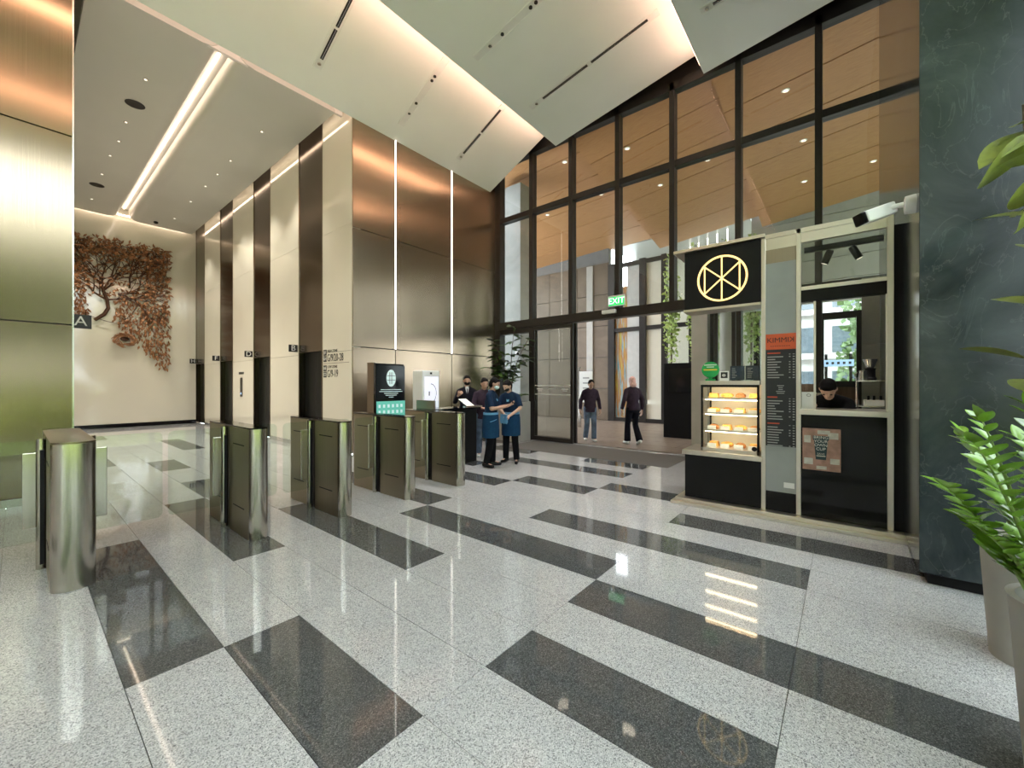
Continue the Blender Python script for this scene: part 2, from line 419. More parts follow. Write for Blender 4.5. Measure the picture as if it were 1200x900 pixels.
rt = lip(2.54, -1); MB().prismy(rt+[(4.36, 7.40), (4.36, 7.46), (4.1, 7.72)], 8.5, 19.75).build('ceiling_leaf', 'lobby_ceiling', lc, smooth=True)
MB().box(2.2, 2.64, 8.5, 19.75, 7.76, 7.8).build('slot_lid', 'soffit_white', lc)
MB().box(2.405, 2.435, 8.55, 19.7, 7.735, 7.757).build('light_strip', 'cove_cream', lc)
MB().box(4.362, 4.376, 8.6, 19.7, 7.425, 7.455).build('light_strip', 'cove_cream', lc)
MB().box(.7, 4.3, 19.752, 19.766, 7.5, 7.54).build('light_strip', 'cove_cream', lc)
for nm, (x, y, r) in enumerate([(1.58, 11.48, .16), (1.51, 17.0, .16)]):
    o = MB().lathe([(r, 7.392), (r, 7.40)], (x, y)).build('ceiling_speaker', 'frame_dark')
    tag(o, 'round dark speaker grille in the lobby ceiling, ' + ('nearer the gates' if nm == 0 else 'nearer the tree relief'), 'speaker', 'lobby ceiling speakers')
for x, y in [(1.58, 10.38), (1.56, 12.41), (1.57, 13.51), (1.53, 14.54), (1.52, 16.0), (1.52, 18.4), (3.61, 10.44), (3.56, 12.43), (3.56, 13.52), (3.55, 14.61), (3.55, 16.2), (3.55, 18.3)]:
    t_ = thing('downlight', 'small recessed downlight in the lobby ceiling', 'downlight', (x, y, 7.4), 0, 'lobby ceiling downlights')
    MB().lathe([(.042, 7.39), (.042, 7.40)], (x, y), 16).build('ring', 'steel_smooth', t_)
    MB().lathe([(.022, 7.385), (.022, 7.392)], (x, y), 12).build('lens', 'downlight', t_)
    l = bpy.data.lights.new('downlight_beam', 'SPOT'); l.energy = 250; l.spot_size = 1.5; l.spot_blend = .6; l.color = (1, .93, .82); l.shadow_soft_size = .05
    lo = bpy.data.objects.new('lamp', l); COL.objects.link(lo); lo.parent = t_; lo.location = (0, 0, -.03)
o = MB().ell((3.2, 19.2, 7.37), (.07, .07, .05)).build('dome_camera', 'black_gloss', smooth=True); tag(o, 'small black dome camera under the lobby ceiling by the end wall', 'camera')
# blade letters on the lift walls
for k, (ch, y) in enumerate([('B', 10.8), ('D', 13.75), ('F', 16.95), ('H', 18.9)]):
    y = [10.76, 13.86, 17.0, 19.99][k] if k < 3 else 19.9
    t_ = thing('lift_letter_sign', 'black blade sign with white letter %s beside a lift' % ch, 'sign', (4.46, y, 2.36), 0, 'lift letter signs')
    MB().box(4.33, 4.538, y, y+.02, 2.36, 2.54).build('plate', 'ink_black', t_)
    text(ch, .2, 'letter', 'ink_white', t_, FY, (4.435, y-.002, 2.45))
t_ = thing('lift_letter_sign', 'black blade sign with white letter A at the left metal wall', 'sign', (.6, 8.6, 2.3), 0, 'lift letter signs')
MB().box(.502, .71, 8.6, 8.62, 2.36, 2.56).build('plate', 'ink_black', t_); text('A', .2, 'letter', 'ink_white', t_, FY, (.6, 8.597, 2.46))
for lab, top, s1, s2, big, zz in (('high zone', 'HIGH ZONE', 'EF', 'GH', 'G/9/20-28', 2.2), ('low zone', 'LOW ZONE', 'AB', 'CD', 'G/9-19', 1.84)):
    t_ = thing('lift_directory', 'black lettering %s with lift letters on the cream panel' % big, 'sign', (4.53, 9.0, zz))
    MB().box(4.534, 4.54, 9.24, 9.38, zz+.005, zz+.14).box(4.534, 4.54, 9.24, 9.38, zz-.14, zz-.005).build('letter_block', 'ink_black', t_)
    text(s1, .1, 'letters', 'ink_white', t_, FX, (4.533, 9.31, zz+.07), .001); text(s2, .1, 'letters', 'ink_white', t_, FX, (4.533, 9.31, zz-.07), .001)
    text(top, .085, 'lettering', 'ink_black', t_, FX, (4.537, 9.2, zz+.1), .002, 'LEFT')
    text(big, .24, 'lettering', 'ink_black', t_, FX, (4.537, 9.21, zz-.06), .002, 'LEFT', .74)
o = MB().box(4.535, 4.54, 8.24, 9.38, 2.016, 2.024).build('divider_line', 'ink_black', lw)
t_ = thing('lift_call_panel', 'slim dark lift call panel on the cream wall', 'call panel', (4.53, 14.8, 1.15))
MB().box(4.525, 4.54, 14.72, 14.9, 1.15, 1.75).build('plate', 'black_gloss', t_); MB().box(4.52, 4.526, 14.78, 14.84, 1.22, 1.28).build('button', 'screen_sky', t_)
MB().box(4.534, 4.54, 14.6, 15.05, 1.86, 1.93).build('lettering', 'ink_black', t_)

# tree relief on the end wall
art = thing('tree_relief', 'copper metal tree relief with leaves and nest on the cream wall', 'wall art', (2.45, YL-.1, 2.2))
br = MB(); lv = MB(); rng = random.Random(3)
def twig(p, d, r, n, depth):
    pts = [p]; rad = [r]
    for k in range(n):
        d = (d+Vector((rng.uniform(-.35, .35), 0, rng.uniform(-.22, .3)))).normalized()
        q = pts[-1]+d*rng.uniform(.16, .26); 
        if q.x < .95 or q.x > 3.68 or q.z > 6.55 or q.z < 3.7: break
        pts.append(q); rad.append(max(.010, rad[-1]*.86))
        if depth < 3 and rng.random() < .62:
            s_ = rng.choice((-1, 1)); a = rng.uniform(.45, .95)*s_
            twig(q, Vector((d.x*math.cos(a)-d.z*math.sin(a), 0, d.x*math.sin(a)+d.z*math.cos(a))), rad[-1]*.75, max(3, n-2), depth+1)
    if len(pts) > 1: br.tube([(q.x, YL-.05-.02*depth, q.z) for q in pts], rad, 5)
base = Vector((1.72, 0, 3.75))
tr = [base, Vector((1.95, 0, 3.98)), Vector((2.05, 0, 4.2)), Vector((2.02, 0, 4.5)), Vector((1.93, 0, 4.8))]
br.tube([(q.x, YL-.06, q.z) for q in tr], [.055, .06, .055, .05, .045], 7)
for p, a, n in ((tr[3], 150, 9), (tr[4], 120, 9), (tr[4], 95, 9), (tr[4], 65, 9), (tr[4], 40, 10), (tr[3], 20, 10), (Vector((2.3, 0, 4.75)), 0, 9), (Vector((2.3, 0, 4.75)), -35, 9), (Vector((2.7, 0, 4.7)), -60, 8), (Vector((2.6, 0, 5)), 75, 8), (Vector((3.0, 0, 4.9)), 30, 7)):
    twig(p, Vector((math.cos(math.radians(a)), 0, math.sin(math.radians(a)))), .034, n, 1)
br.build('branches', 'copper_branch', art)
def leaf2(x, z, ln, ang):
    c, s_ = math.cos(ang), math.sin(ang); y = YL-rng.uniform(.05, .16); tl = rng.uniform(-.05, .05); w_ = ln*.2
    P = lambda u, v_, dy=0: (x+u*c-v_*s_, y+dy, z+u*s_+v_*c)
    lv.add([P(0, 0), P(ln*.5, w_, tl), P(ln, 0), P(ln*.5, -w_, tl), P(ln*.5, 0, -.025)], [(0, 4, 1), (1, 4, 2), (2, 4, 3), (3, 4, 0)])
cnt = 0
while cnt < 1750:
    x = rng.uniform(.95, 3.70); z = rng.uniform(2.15, 6.62)
    edge_top = z > 6.05; edge_r = x > 3.0; edge_l = x < 1.55 and z > 3.9
    hang = z < 4.7 and x > 2.2 and z > 2.15+max(0, (3.45-x))*1.35
    core = z > 4.6
    pr = .95 if edge_top else (.75 if edge_r and z > 2.2+max(0, 3.4-x)*2 else (.7 if edge_l else (.62 if hang else (.16 if core else 0))))
    if rng.random() < pr:
        leaf2(x, z, rng.uniform(.10, .19), rng.uniform(0, 2*PI) if z > 4.6 else rng.uniform(-2.2, -.9)); cnt += 1
tag(lv.build('leaves', 'copper_leaf', art), kind='stuff')
nb = MB()
for k in range(90):
    a = rng.uniform(0, 2*PI); r = rng.uniform(.14, .30); x = 2.47+r*math.cos(a); z = 3.12+.8*r*math.sin(a)
    nb.tube([(x, YL-rng.uniform(.05, .2), z), (x-.2*math.sin(a), YL-rng.uniform(.08, .2), z+.16*math.cos(a))], .014, 4)
nb.build('nest', 'copper_leaf', art)
MB().ell((2.47, YL-.06, 3.16), (.12, .05, .08)).build('nest_hollow', 'copper_branch', art, smooth=True)

# ------------------------------------------------------------------ folded hall ceiling
ce = struct('ceiling', (0, 3, 8))
XC = 8.88
folds = [[(8.1, 7.22), (5.84, 8.27), (5.84, 8.5), (8.1, 7.5)], [(5.8, 7.73), (2.26, 8.345), (2.26, 8.52), (5.8, 7.98)], [(2.22, 7.87), (YG, 8.47), (YG, 8.6), (2.22, 8.1)]]
for f_ in folds: MB().prismx(f_[::-1], XW, XC).build('ceiling_panel', 'ceiling_white', ce)
MB().box(XW-.2, XE+.2, YG-.2, YB+.3, 8.72, 8.9).build('upper_slab', 'roof_dark', ce)
for y, z in ((8.125, 7.34), (5.825, 7.86), (2.245, 7.97)):
    MB().box(XW+.2, XC-.15, y-.012, y+.012, z, z+.07).build('cove_light', 'cove_soft' if y > 8 else 'cove_warm', ce)
MB().box(.4, 4.7, 8.52, 8.58, 7.42, 8.4).build('cove_fascia', 'soffit_white', ce)
def pz(fi, y):
    (y0, z0), (y1, z1) = folds[fi][0], folds[fi][1]; return z0+(y-y0)*(z1-z0)/(y1-y0)
def slab(mb, fi, x, hw, ya, yb, d0, d1):
    za, zb = pz(fi, ya), pz(fi, yb)
    return mb.hexa([(x-hw, ya, za-d1), (x+hw, ya, za-d1), (x+hw, yb, zb-d1), (x-hw, yb, zb-d1), (x-hw, ya, za-d0), (x+hw, ya, za-d0), (x+hw, yb, zb-d0), (x-hw, yb, zb-d0)])
slots = [(0, 3.56, 7.61, 6.2, 'a'), (0, 5.5, 7.74, 6.2, 'd'), (0, 7.28, 7.75, 6.2, 'a'), (1, 5.59, 5.48, 3.6, 'd'), (1, 7.36, 5.49, 2.6, 'a'), (2, 7.42, 1.9, .3, 'a'), (2, 5.5, 1.9, .3, 'd')]
names = {0: 'fold above the bronze wall', 1: 'middle fold', 2: 'fold above the kiosk'}
where = ['above the gates', 'above the totem', 'above the staff', 'over the gates', 'by the glass front', 'by the glass front', 'over the stone floor']
for k, (fi, x, ya, yb, kd) in enumerate(slots):
    t_ = thing('ceiling_slot', ('linear air slot' if kd == 'a' else 'linear downlight slot')+' in the ceiling %s, %s' % (names[fi], where[k]), 'ceiling slot', (x, ya, pz(fi, ya)), 0, 'slots in the folded ceiling')
    for s_ in (-1, 1):
        slab(MB(), fi, x+s_*.075, .008, ya, yb, -.004, .01).build('rim', 'ceiling_white', t_)
    slab(MB(), fi, x, .068, ya, yb, -.002, .003).build('trough', 'white_plastic', t_)
    if kd == 'a':
        L = yb-ya
        for a, b_ in ((.12, .5), (.53, .93)):
            slab(MB(), fi, x, .03, ya+L*a, ya+L*b_, 0, .006).build('air_gap', 'frame_dark', t_)
            slab(MB(), fi, x, .006, ya+L*a, ya+L*b_, 0, .012).build('vane', 'steel_smooth', t_)
    for q in ((.06,) if kd == 'a' else (.2, .36, .7, .76)):
        y = ya+(yb-ya)*q; z = pz(fi, y)
        MB().lathe([(.032, z-.02), (.032, z)], (x, y), 14).build('spot_can', 'frame_dark' if q > .3 else 'steel_smooth', t_)
        l = bpy.data.lights.new('slot_beam', 'SPOT'); l.energy = 150; l.spot_size = .95; l.spot_blend = 1; l.color = (1, .97, .94); l.shadow_soft_size = .14
        lo = bpy.data.objects.new('lamp', l); COL.objects.link(lo); lo.parent = t_; lo.location = (0, y-ya, z-.05-pz(fi, ya))

# ------------------------------------------------------------------ glass front (facade)
MY = [7.98, 6.78, 5.50, 4.21, 2.93, 1.64, .36, -.92]
w1 = struct('window_1', (XE, 3.5, 0))
for k, y in enumerate(MY):
    z0 = 3.2 if 2 <= k <= 4 else 0
    MB().box(XE-.10, XE+.12, y-.055, y+.055, z0, 8.15).build('mullion', 'frame_dark', w1, bevel=.004)
MB().box(XE-.12, XE+.12, 7.9, 8.1, 0, 8.15).build('mullion', 'frame_dark', w1)
for z0, z1, dd in ((3.14, 3.36, .13), (6.3, 6.44, .09), (7.98, 8.16, .10)):
    MB().box(XE-dd, XE+.1, -1.0, 8.0, z0, z1).build('transom', 'frame_dark', w1, bevel=.004)
MB().box(XE-.09, XE+.1, 6.7, 8.0, 3.0, 3.2).build('transom', 'frame_dark', w1)
MB().box(XE-.05, XE+.15, -1.0, 8.1, 8.16, 8.75).build('bulkhead', 'frame_dark', w1)
for k in range(7):
    a, b_ = MY[k+1]+.055, MY[k]-.055
    for z0, z1 in ((3.36, 6.3), (6.44, 7.98)) + (((.08, 3.14),) if (k == 0 or k >= 5) else ()):
        MB().box(XE, XE+.012, a, b_, z0, z1).build('pane', 'facade_glass', w1)
MB().box(XE-.06, XE+.08, 6.7, 8.0, 0, .08).box(XE-.06, XE+.08, -1.0, 1.64, 0, .08).build('sill', 'frame_dark', w1)
MB().box(XE+.105, XE+.135, -.9, 7.85, 6.36, 6.42).build('cove_light', 'added_soffit_wash', w1)  # added glowing strip, hidden behind the transom, to brighten the wooden soffit outside
# sliding doors
def leaf(name, y0, y1, x, decal=True):
    d = struct(name, (x, (y0+y1)/2, 0))
    for a, b_ in ((y0, y0+.07), (y1-.07, y1)): MB().box(x-.03, x+.03, a, b_, .01, 3.13).build('stile', 'frame_dark', d)
    for a, b_ in ((.01, .12), (3.04, 3.13)): MB().box(x-.03, x+.03, y0+.07, y1-.07, a, b_).build('rail', 'frame_dark', d)
    MB().box(x-.006, x+.006, y0+.07, y1-.07, .12, 3.04).build('pane', 'facade_glass', d)
    if decal:
        MB().box(x-.009, x-.006, y0+.08, y1-.08, 1.50, 1.52).box(x-.009, x-.006, y0+.08, y1-.08, 1.26, 1.28).build('frosted_line', 'ink_white', d)
        mb = MB()
        for q in range(3):
            yc = y0+.25+q*(y1-y0-.5)/2
            mb.box(x-.009, x-.006, yc-.1, yc+.1, 1.405, 1.43).box(x-.009, x-.006, yc-.07, yc+.07, 1.36, 1.372)
        mb.build('frosted_mark', 'ink_white', d)['kind'] = 'stuff'
    return d
leaf('door_5', 5.42, 6.72, XE-.08); leaf('door_6', 1.05, 2.15, XE-.08)
leaf('door_7', 6.0-.62, 6.72, XE+.03, False); leaf('door_8', .9, 2.1, XE+.03, False)
ex = thing('exit_sign', 'lit green EXIT sign above the sliding doors', 'exit sign', (9.03, 4.19, 3.38))
MB().box(9.03, 9.07, 3.98, 4.40, 3.40, 3.66).build('housing', 'white_plastic', ex)
MB().box(9.022, 9.03, 4.0, 4.38, 3.42, 3.62).build('face', 'exit_green', ex)
text('EXIT', .2, 'lettering', 'exit_letter', ex, FX, (9.02, 4.19, 3.52), .001)
o = MB().box(8.98, 9.08, 4.2, 4.55, 3.24, 3.33).build('door_sensor', 'white_plastic', bevel=.01); tag(o, 'white motion sensor on the door transom under the EXIT sign', 'sensor')

# ------------------------------------------------------------------ green marble wall and right side
MB().box(4.45, 9.15, -2.6, -.45, .09, 8.75).build('wall_marble', 'green_marble', bevel=.004)['kind'] = 'structure'
MB().box(4.5, 9.15, -2.6, -.5, 0, .09).build('baseboard_marble', 'black')['kind'] = 'structure'
pw = struct('wall_stone', (8.9, -.3, 0))
for z0, z1 in ((0, 1.1), (1.11, 2.2), (2.21, 3.3)):
    MB().box(8.85, 9.05, -.445, -.22, z0, z1).build('stone_panel', 'grey_stone', pw)
d9 = struct('door_9', (8.7, .06, 0))
for y0, y1 in ((.27, .34), (-.215, -.15)): MB().box(8.66, 8.74, y0, y1, 0, 2.75).build('stile', 'frame_dark', d9)
for z0, z1 in ((2.64, 2.75), (1.5, 1.6), (0, .1)): MB().box(8.66, 8.74, -.15, .27, z0, z1).build('rail', 'frame_dark', d9)
MB().box(8.68, 8.72, -.15, .27, .1, 1.5).build('lower_panel', 'brown_wood', d9); MB().box(8.695, 8.705, -.15, .27, 1.6, 2.64).build('pane', 'clear_glass', d9)
# garden side glazing and west end (behind the camera)
w2 = struct('window_2', (0, YG, 0))
for k in range(11):
    x = XW+k*1.2
    MB().box(x-.04, x+.04, YG-.12, YG+.05, 0, 8.5).build('mullion', 'frame_dark', w2)
for z0, z1 in ((0, .1), (3.1, 3.25), (8.4, 8.7)): MB().box(XW, 4.5, YG-.1, YG+.04, z0, z1).build('transom', 'frame_dark', w2)
for k in range(10):
    x = XW+k*1.2
    for z0, z1 in ((.1, 3.1), (3.25, 8.4)): MB().box(x+.04, x+1.16, YG-.03, YG-.02, z0, z1).build('pane', 'clear_glass', w2)
MB().box(XW-.2, XW, YG-.2, YB+.2, 0, 8.75).build('wall_west', 'cream_trim')['kind'] = 'structure'

# ------------------------------------------------------------------ speed gates
def gate(x, hw, label, left, right, first=False):
    t_ = thing('speed_gate', label, 'gate', (x, 5.2, 0), 0, 'row of speed gates')
    y0, y1, H = 4.55, 5.82, 1.10
    B = lambda a, b_, c, d, e, f_: MB().box(x+a, x+b_, c, d, e, f_)
    B(-hw, hw, y0+.0, 5.12, .0, H).build('front_housing', 'champagne_steel', t_, bevel=.004)
    B(-hw+.02, hw-.02, 5.12, 5.30, .0, H-.02).build('pivot_core', 'frame_dark', t_)
    B(-hw, hw, 5.30, y1, .0, H).build('rear_housing', 'champagne_steel', t_, bevel=.004)
    arc = [(x+hw*math.cos(a), y0-hw*.75*math.sin(a)) for a in [PI*k/14 for k in range(15)]]
    MB().prismz(arc, 0.004, H).build('bullnose', 'steel', t_, smooth=True)
    arc2 = [(x-hw*math.cos(PI*k/14), y1+hw*.75*math.sin(PI*k/14)) for k in range(15)]
    MB().prismz(arc2, 0.004, H).build('bullnose', 'steel', t_, smooth=True)
    MB().prismz([(px_, py_) for px_, py_ in arc]+[(px_, py_) for px_, py_ in arc2], H, H+.014).build('lid', 'champagne_steel' if first else 'black_gloss', t_)
    for s_ in (-1, 1):
        for z in (.28, .92):
            for a, b_ in ((4.68, 5.0), (5.42, 5.72)):
                MB().box(x+s_*hw, x+s_*(hw+.003), a, b_, z, z+.012).build('seam', 'black', t_)
    for s_, on in ((-1, left), (1, right)):
        if not on: continue
        xp = x+s_*(hw+.022)
        MB().lathe([(.034, .005), (.034, H-.01)], (xp, 5.21), 20).build('pivot_post', 'steel', t_, smooth=True)
        MB().box(xp-.012+s_*.0, xp+.012, 5.165, 5.18, .05, H-.1).build('post_slot', 'black', t_)
        wg = on
        xa, xb = xp+s_*.035, xp+s_*(.035+wg)
        R = .05; pts = []
        lo, hi = min(xa, xb), max(xa, xb)
        outer = xb
        for k in range(7):
            a = PI/2*k/6
            pts.append((outer-s_*(R-R*math.sin(a)), .24+R-R*math.cos(a)))
        for k in range(7):
            a = PI/2*k/6
            pts.append((outer-s_*(R-R*math.cos(a)), 1.08-R+R*math.sin(a)))
        pts += [(xa, 1.08), (xa, .24)]
        MB().prismy(pts, 5.204, 5.214).build('glass_wing', 'gate_glass', t_)
        MB().box(xp+s_*.03, xp+s_*.105, 5.19, 5.228, .36, .98).build('wing_clamp', 'steel', t_, bevel=.004)
    return t_
gate(.28, .12, 'widest steel speed gate pedestal, beside the wide lane with large glass wings', .48, .46, True)
gate(1.54, .083, 'steel speed gate pedestal between the wide lane and the first narrow lane', .44, .28)
gate(2.45, .083, 'middle steel speed gate pedestal between two narrow lanes', .28, .28)
gate(3.37, .083, 'steel speed gate pedestal in front of the black totem screen', .28, .28)
gate(4.31, .083, 'end steel speed gate pedestal beside the blue uniformed staff', .28, 0)

# ------------------------------------------------------------------ totem screens and guard podium
Y0 = 6.6
t_ = thing('totem_screen', 'black totem with a lit notice of white icon above a green strip', 'totem', (4.55, Y0+.1, 0))
MB().box(4.14, 4.76, Y0, Y0+.2, 0, 1.93).build('body', 'black', t_, bevel=.01)
MB().box(4.10, 4.135, Y0-.012, Y0+.2, 0, 1.94).build('side_trim', 'dark_bronze', t_)
MB().box(4.16, 4.78, Y0-.004, Y0, .55, 1.9).build('screen', 'screen_black', t_)
MB().box(4.16, 4.78, Y0-.007, Y0-.004, .92, 1.23).build('green_strip', 'screen_teal', t_)
MB().box(4.16, 4.78, Y0-.007, Y0-.004, .80, .918).build('blue_strip', 'screen_blue', t_)
ic = [(4.47+.10*math.cos(a), 1.66+.16*math.sin(a)) for a in [2*PI*k/20 for k in range(20)]]
MB().prismy(ic, Y0-.008, Y0-.004).build('icon', 'screen_ink', t_)
mb = MB()
for k in range(3): mb.box(4.43+.03*k, 4.436+.03*k, Y0-.010, Y0-.008, 1.55, 1.77)
for k in range(2): mb.box(4.38, 4.56, Y0-.010, Y0-.008, 1.62+.08*k, 1.628+.08*k)
mb.build('icon_lines', 'screen_black', t_)
mb = MB()
for k in range(5):
    wd = [.22, .25, .15, .12, .05][k]; z = 1.44-.035*k; mb.box(4.47-wd, 4.47+wd, Y0-.008, Y0-.004, z, z+.010)
for r in range(2):
    for k in range(6): mb.box(4.2+k*.095, 4.245+k*.095, Y0-.010, Y0-.007, 1.0+.11*r, 1.06+.11*r)
mb.build('notice_print', 'screen_ink', t_)['kind'] = 'stuff'
X0 = 5.2
t_ = thing('visitor_terminal', 'white self-service terminal with a lit pale screen beside the totem', 'terminal', (5.43, Y0+.15, 0))
MB().box(X0, X0+.46, Y0, Y0+.32, .0, 1.83).build('body', 'white_plastic', t_, bevel=.025)
MB().box(X0+.05, X0+.42, Y0-.004, Y0+.002, .98, 1.70).build('screen', 'screen_white', t_)
MB().box(X0+.2, X0+.25, Y0-.006, Y0+.002, 1.75, 1.79).build('lens', 'black', t_)
arc = [(X0+.22+r*math.cos(a), 1.36+1.35*r*math.sin(a)) for r, a in [(.15, PI/2-PI*k/12) for k in range(13)]]+[(X0+.22+r*math.cos(a), 1.36+1.35*r*math.sin(a)) for r, a in [(.135, -PI/2+PI*k/12) for k in range(13)]]
MB().prismy(arc, Y0-.006, Y0-.004).box(X0+.16, X0+.20, Y0-.006, Y0-.004, 1.31, 1.40).build('screen_print', 'ink_grey', t_)
for k in range(3): MB().box(X0+.1+.1*k, X0+.14+.1*k, Y0-.005, Y0+.002, .90, .94).build('reader', 'ink_grey', t_)
t_ = thing('guard_podium', 'dark guard podium with a steel rail between terminal and staff', 'podium', (5.6, 6.0, 0))
MB().box(4.85, 5.9, 5.75, 6.15, 0, 1.06).build('body', 'black', t_, bevel=.01)
MB().box(4.75, 5.95, 5.70, 6.2, 1.06, 1.09).build('top', 'black_gloss', t_)
MB().box(5.55, 6.0, 5.69, 5.72, 1.085, 1.12).build('rail', 'steel', t_)
MB().box(4.75, 4.79, 5.7, 6.2, 1.09, 1.25).build('side_guard', 'champagne_steel', t_)
MB().box(4.79, 5.5, 5.71, 5.72, 1.09, 1.24).build('glass_screen', 'clear_glass', t_)

# ------------------------------------------------------------------ people
def blob(name, prims, mat, parent, vox=.013, it=3, fac=.45):
    mb = MB()
    for p in prims:
        k = p[0]
        if k == 'c': mb.cap(*p[1:])
        elif k == 'k': mb.tube([p[1], p[2]], [p[3], p[4]], 14)
        elif k == 'e': mb.ell(*p[1:])
        elif k == 'l': mb.loft(p[1])
    me = mb.mesh(name, mat)
    o = bpy.data.objects.new('tmp', me); COL.objects.link(o)
    r = o.modifiers.new('r', 'REMESH'); r.mode = 'VOXEL'; r.voxel_size = vox
    q = o.modifiers.new('s', 'SMOOTH'); q.factor = fac; q.iterations = it
    dg = bpy.context.evaluated_depsgraph_get(); me2 = bpy.data.meshes.new_from_object(o.evaluated_get(dg))
    bpy.data.objects.remove(o); bpy.data.meshes.remove(me)
    for p in me2.polygons: p.use_smooth = True
    me2.name = name; me2.materials.clear(); me2.materials.append(M[mat])
    ob = bpy.data.objects.new(name, me2); COL.objects.link(ob); ob.parent = parent
    return ob
V = Vector
def hand_prims(wr, d, n, curl):
    d = V(d).normalized(); n = V(n); n = (n-d*n.dot(d)).normalized(); s_ = d.cross(n)
    P = [('c', wr, wr+d*.045, .024, .026), ('c', wr+d*.03-s_*.018, wr+d*.085-s_*.026, .017, .015), ('c', wr+d*.03+s_*.018, wr+d*.085+s_*.026, .017, .015), ('c', wr+d*.04, wr+d*.088, .018, .015)]
    for off, ln in ((-.030, .052), (-.010, .064), (.010, .068), (.030, .060)):
        a = wr+d*.088+s_*off
        m_ = a+(d*math.cos(curl)+n*math.sin(curl))*ln*.6
        e = m_+(d*math.cos(curl*2.1)+n*math.sin(curl*2.1))*ln*.6
        P += [('c', a, m_, .0098, .0092, 8), ('c', m_, e, .0092, .008, 8)]
    a = wr+d*.03+s_*.026; m_ = a+(s_*.75+d*.6+n*.25).normalized()*.045; e = m_+(d*.8+n*.5+s_*.1).normalized()*.035
    return P+[('c', a, m_, .0125, .011, 8), ('c', m_, e, .011, .009, 8)]
def person(label, loc, rotz, sc, pose, fit, group=None):
    root = thing('person', label, 'person', loc, rotz, group); root.scale = (sc, sc, sc)
    ln = pose.get('lean', 0.0); up = lambda z: V((ln*max(0, z-.95)/.5, 0, z-abs(ln)*.12*max(0, z-.95)/.5))
    hip = {1: V((0, .09, .90)), -1: V((0, -.09, .90))}
    sh = {s_: up(1.355)+V((0, .168*s_, 0)) for s_ in (1, -1)}
    A = {1: pose['L'], -1: pose['R']}; Lg = {1: pose['lL'], -1: pose['lR']}
    neck = up(1.44); Hm = Matrix.Translation(neck) @ Matrix.Rotation(pose.get('yaw', 0), 4, 'Z') @ Matrix.Rotation(pose.get('pitch', 0), 4, 'Y')
    R3 = Hm.to_3x3(); h = lambda x, y, z: Hm @ V((x, y, z))
    bp = [('e', up(1.27), (.098, .155, .16)), ('e', up(1.1), (.092, .135, .15)), ('e', V((0, 0, .93)), (.1, .155, .12)), ('c', up(1.36)+V((0, -.12, 0)), up(1.36)+V((0, .12, 0)), .055, .055),
          ('c', neck-V((0, 0, .04)), h(.01, 0, .07), .052, .05), ('e', h(.012, 0, .155), (.094, .074, .108), R3), ('e', h(.035, 0, .105), (.062, .055, .062), R3),
          ('c', h(.098, 0, .155), h(.112, 0, .128), .008, .013, 8), ('e', h(.0, .078, .145), (.018, .010, .03), R3), ('e', h(.0, -.078, .145), (.018, .010, .03), R3), ('c', h(.088, -.02, .088), h(.088, .02, .088), .009, .009, 8)]
    for s_ in (1, -1):
        el, wr, hd, nm, cu = [V(q) if hasattr(q, '__len__') else q for q in A[s_]]
        bp += [('c', sh[s_], el, .047, .038), ('c', el, wr, .038, .025)]+hand_prims(wr, hd, nm, cu)
        kn, an, fd = [V(q) for q in Lg[s_]]
        fd = fd.normalized()
        bp += [('c', hip[s_], kn, .082, .052), ('c', kn, an, .052, .036), ('c', an+V((0, 0, -.025))-fd*.04, an+V((0, 0, -.04))+fd*.12, .036, .03)]
    blob('body', bp, fit['skin'], root, .0085, 2, .4)
    for s_ in (1, -1): MB().ell(h(.096, .032*s_, .165), (.008, .014, .006), R3, 8, 5).build('eye', 'ink_black', root, local=True)
    # clothing
    G = fit['top']; hem = fit.get('hem', .80)
    tp = [('l', [(0, 0, hem, .135, .182), (0, 0, hem+.1, .13, .176), (up(1.06).x, 0, up(1.06).z, .118, .158), (up(1.25).x, 0, up(1.25).z, .122, .176), (up(1.35).x, 0, up(1.35).z, .098, .165), (up(1.39).x, 0, up(1.39).z, .085, .13), (up(1.42).x, 0, up(1.42).z, .07, .085), (up(1.46).x, 0, up(1.46).z, .06, .062)])]
    for s_ in (1, -1):
        el, wr = V(A[s_][0]), V(A[s_][1])
        if fit.get('short'):
            e2 = sh[s_].lerp(el, .85); tp += [('c', up(1.42)+V((0, .05*s_, 0)), sh[s_], .045, .06), ('k', sh[s_], e2, .06, .066)]
        else:
            e2 = el.lerp(wr, .93); tp += [('c', up(1.42)+V((0, .05*s_, 0)), sh[s_], .045, .06), ('c', sh[s_], el, .06, .056), ('k', el, e2, .056, .044)]
    blob('jacket' if not fit.get('short') else 'tunic', tp, G, root, .013, 3)
    pp = [('l', [(0, 0, .80, .11, .16), (0, 0, .9, .122, .172), (0, 0, 1.0, .118, .165)])]
    for s_ in (1, -1):
        kn, an, fd = [V(q) for q in Lg[s_]]
        pp += [('c', hip[s_], kn, .098, .072), ('k', kn, an+V((0, 0, -.01)), .072, fit.get('cuff', .062))]
    blob('trousers', pp, fit['legs'], root, .014, 3)
    for s_ in (1, -1):
        an = V(Lg[s_][1]); fd = V(Lg[s_][2]).normalized()
        blob('shoe', [('c', an+V((0, 0, -.032))-fd*.05, an+V((0, 0, -.045))+fd*.06, .044, .042), ('c', an+V((0, 0, -.045))+fd*.06, an+V((0, 0, -.05))+fd*.15, .042, .033)], fit['shoe'], root, .012, 3)
    hp = [('e', h(-.012, 0, .185), (.095, .084, .092), R3), ('e', h(-.035, 0, .14), (.075, .08, .09), R3)]
    if fit.get('fringe', 1): hp += [('e', h(.038, 0, .222), (.050, .066, .036), R3)]
    if fit.get('hood'): hp += [('e', h(-.04, 0, .06), (.085, .095, .07), R3)]
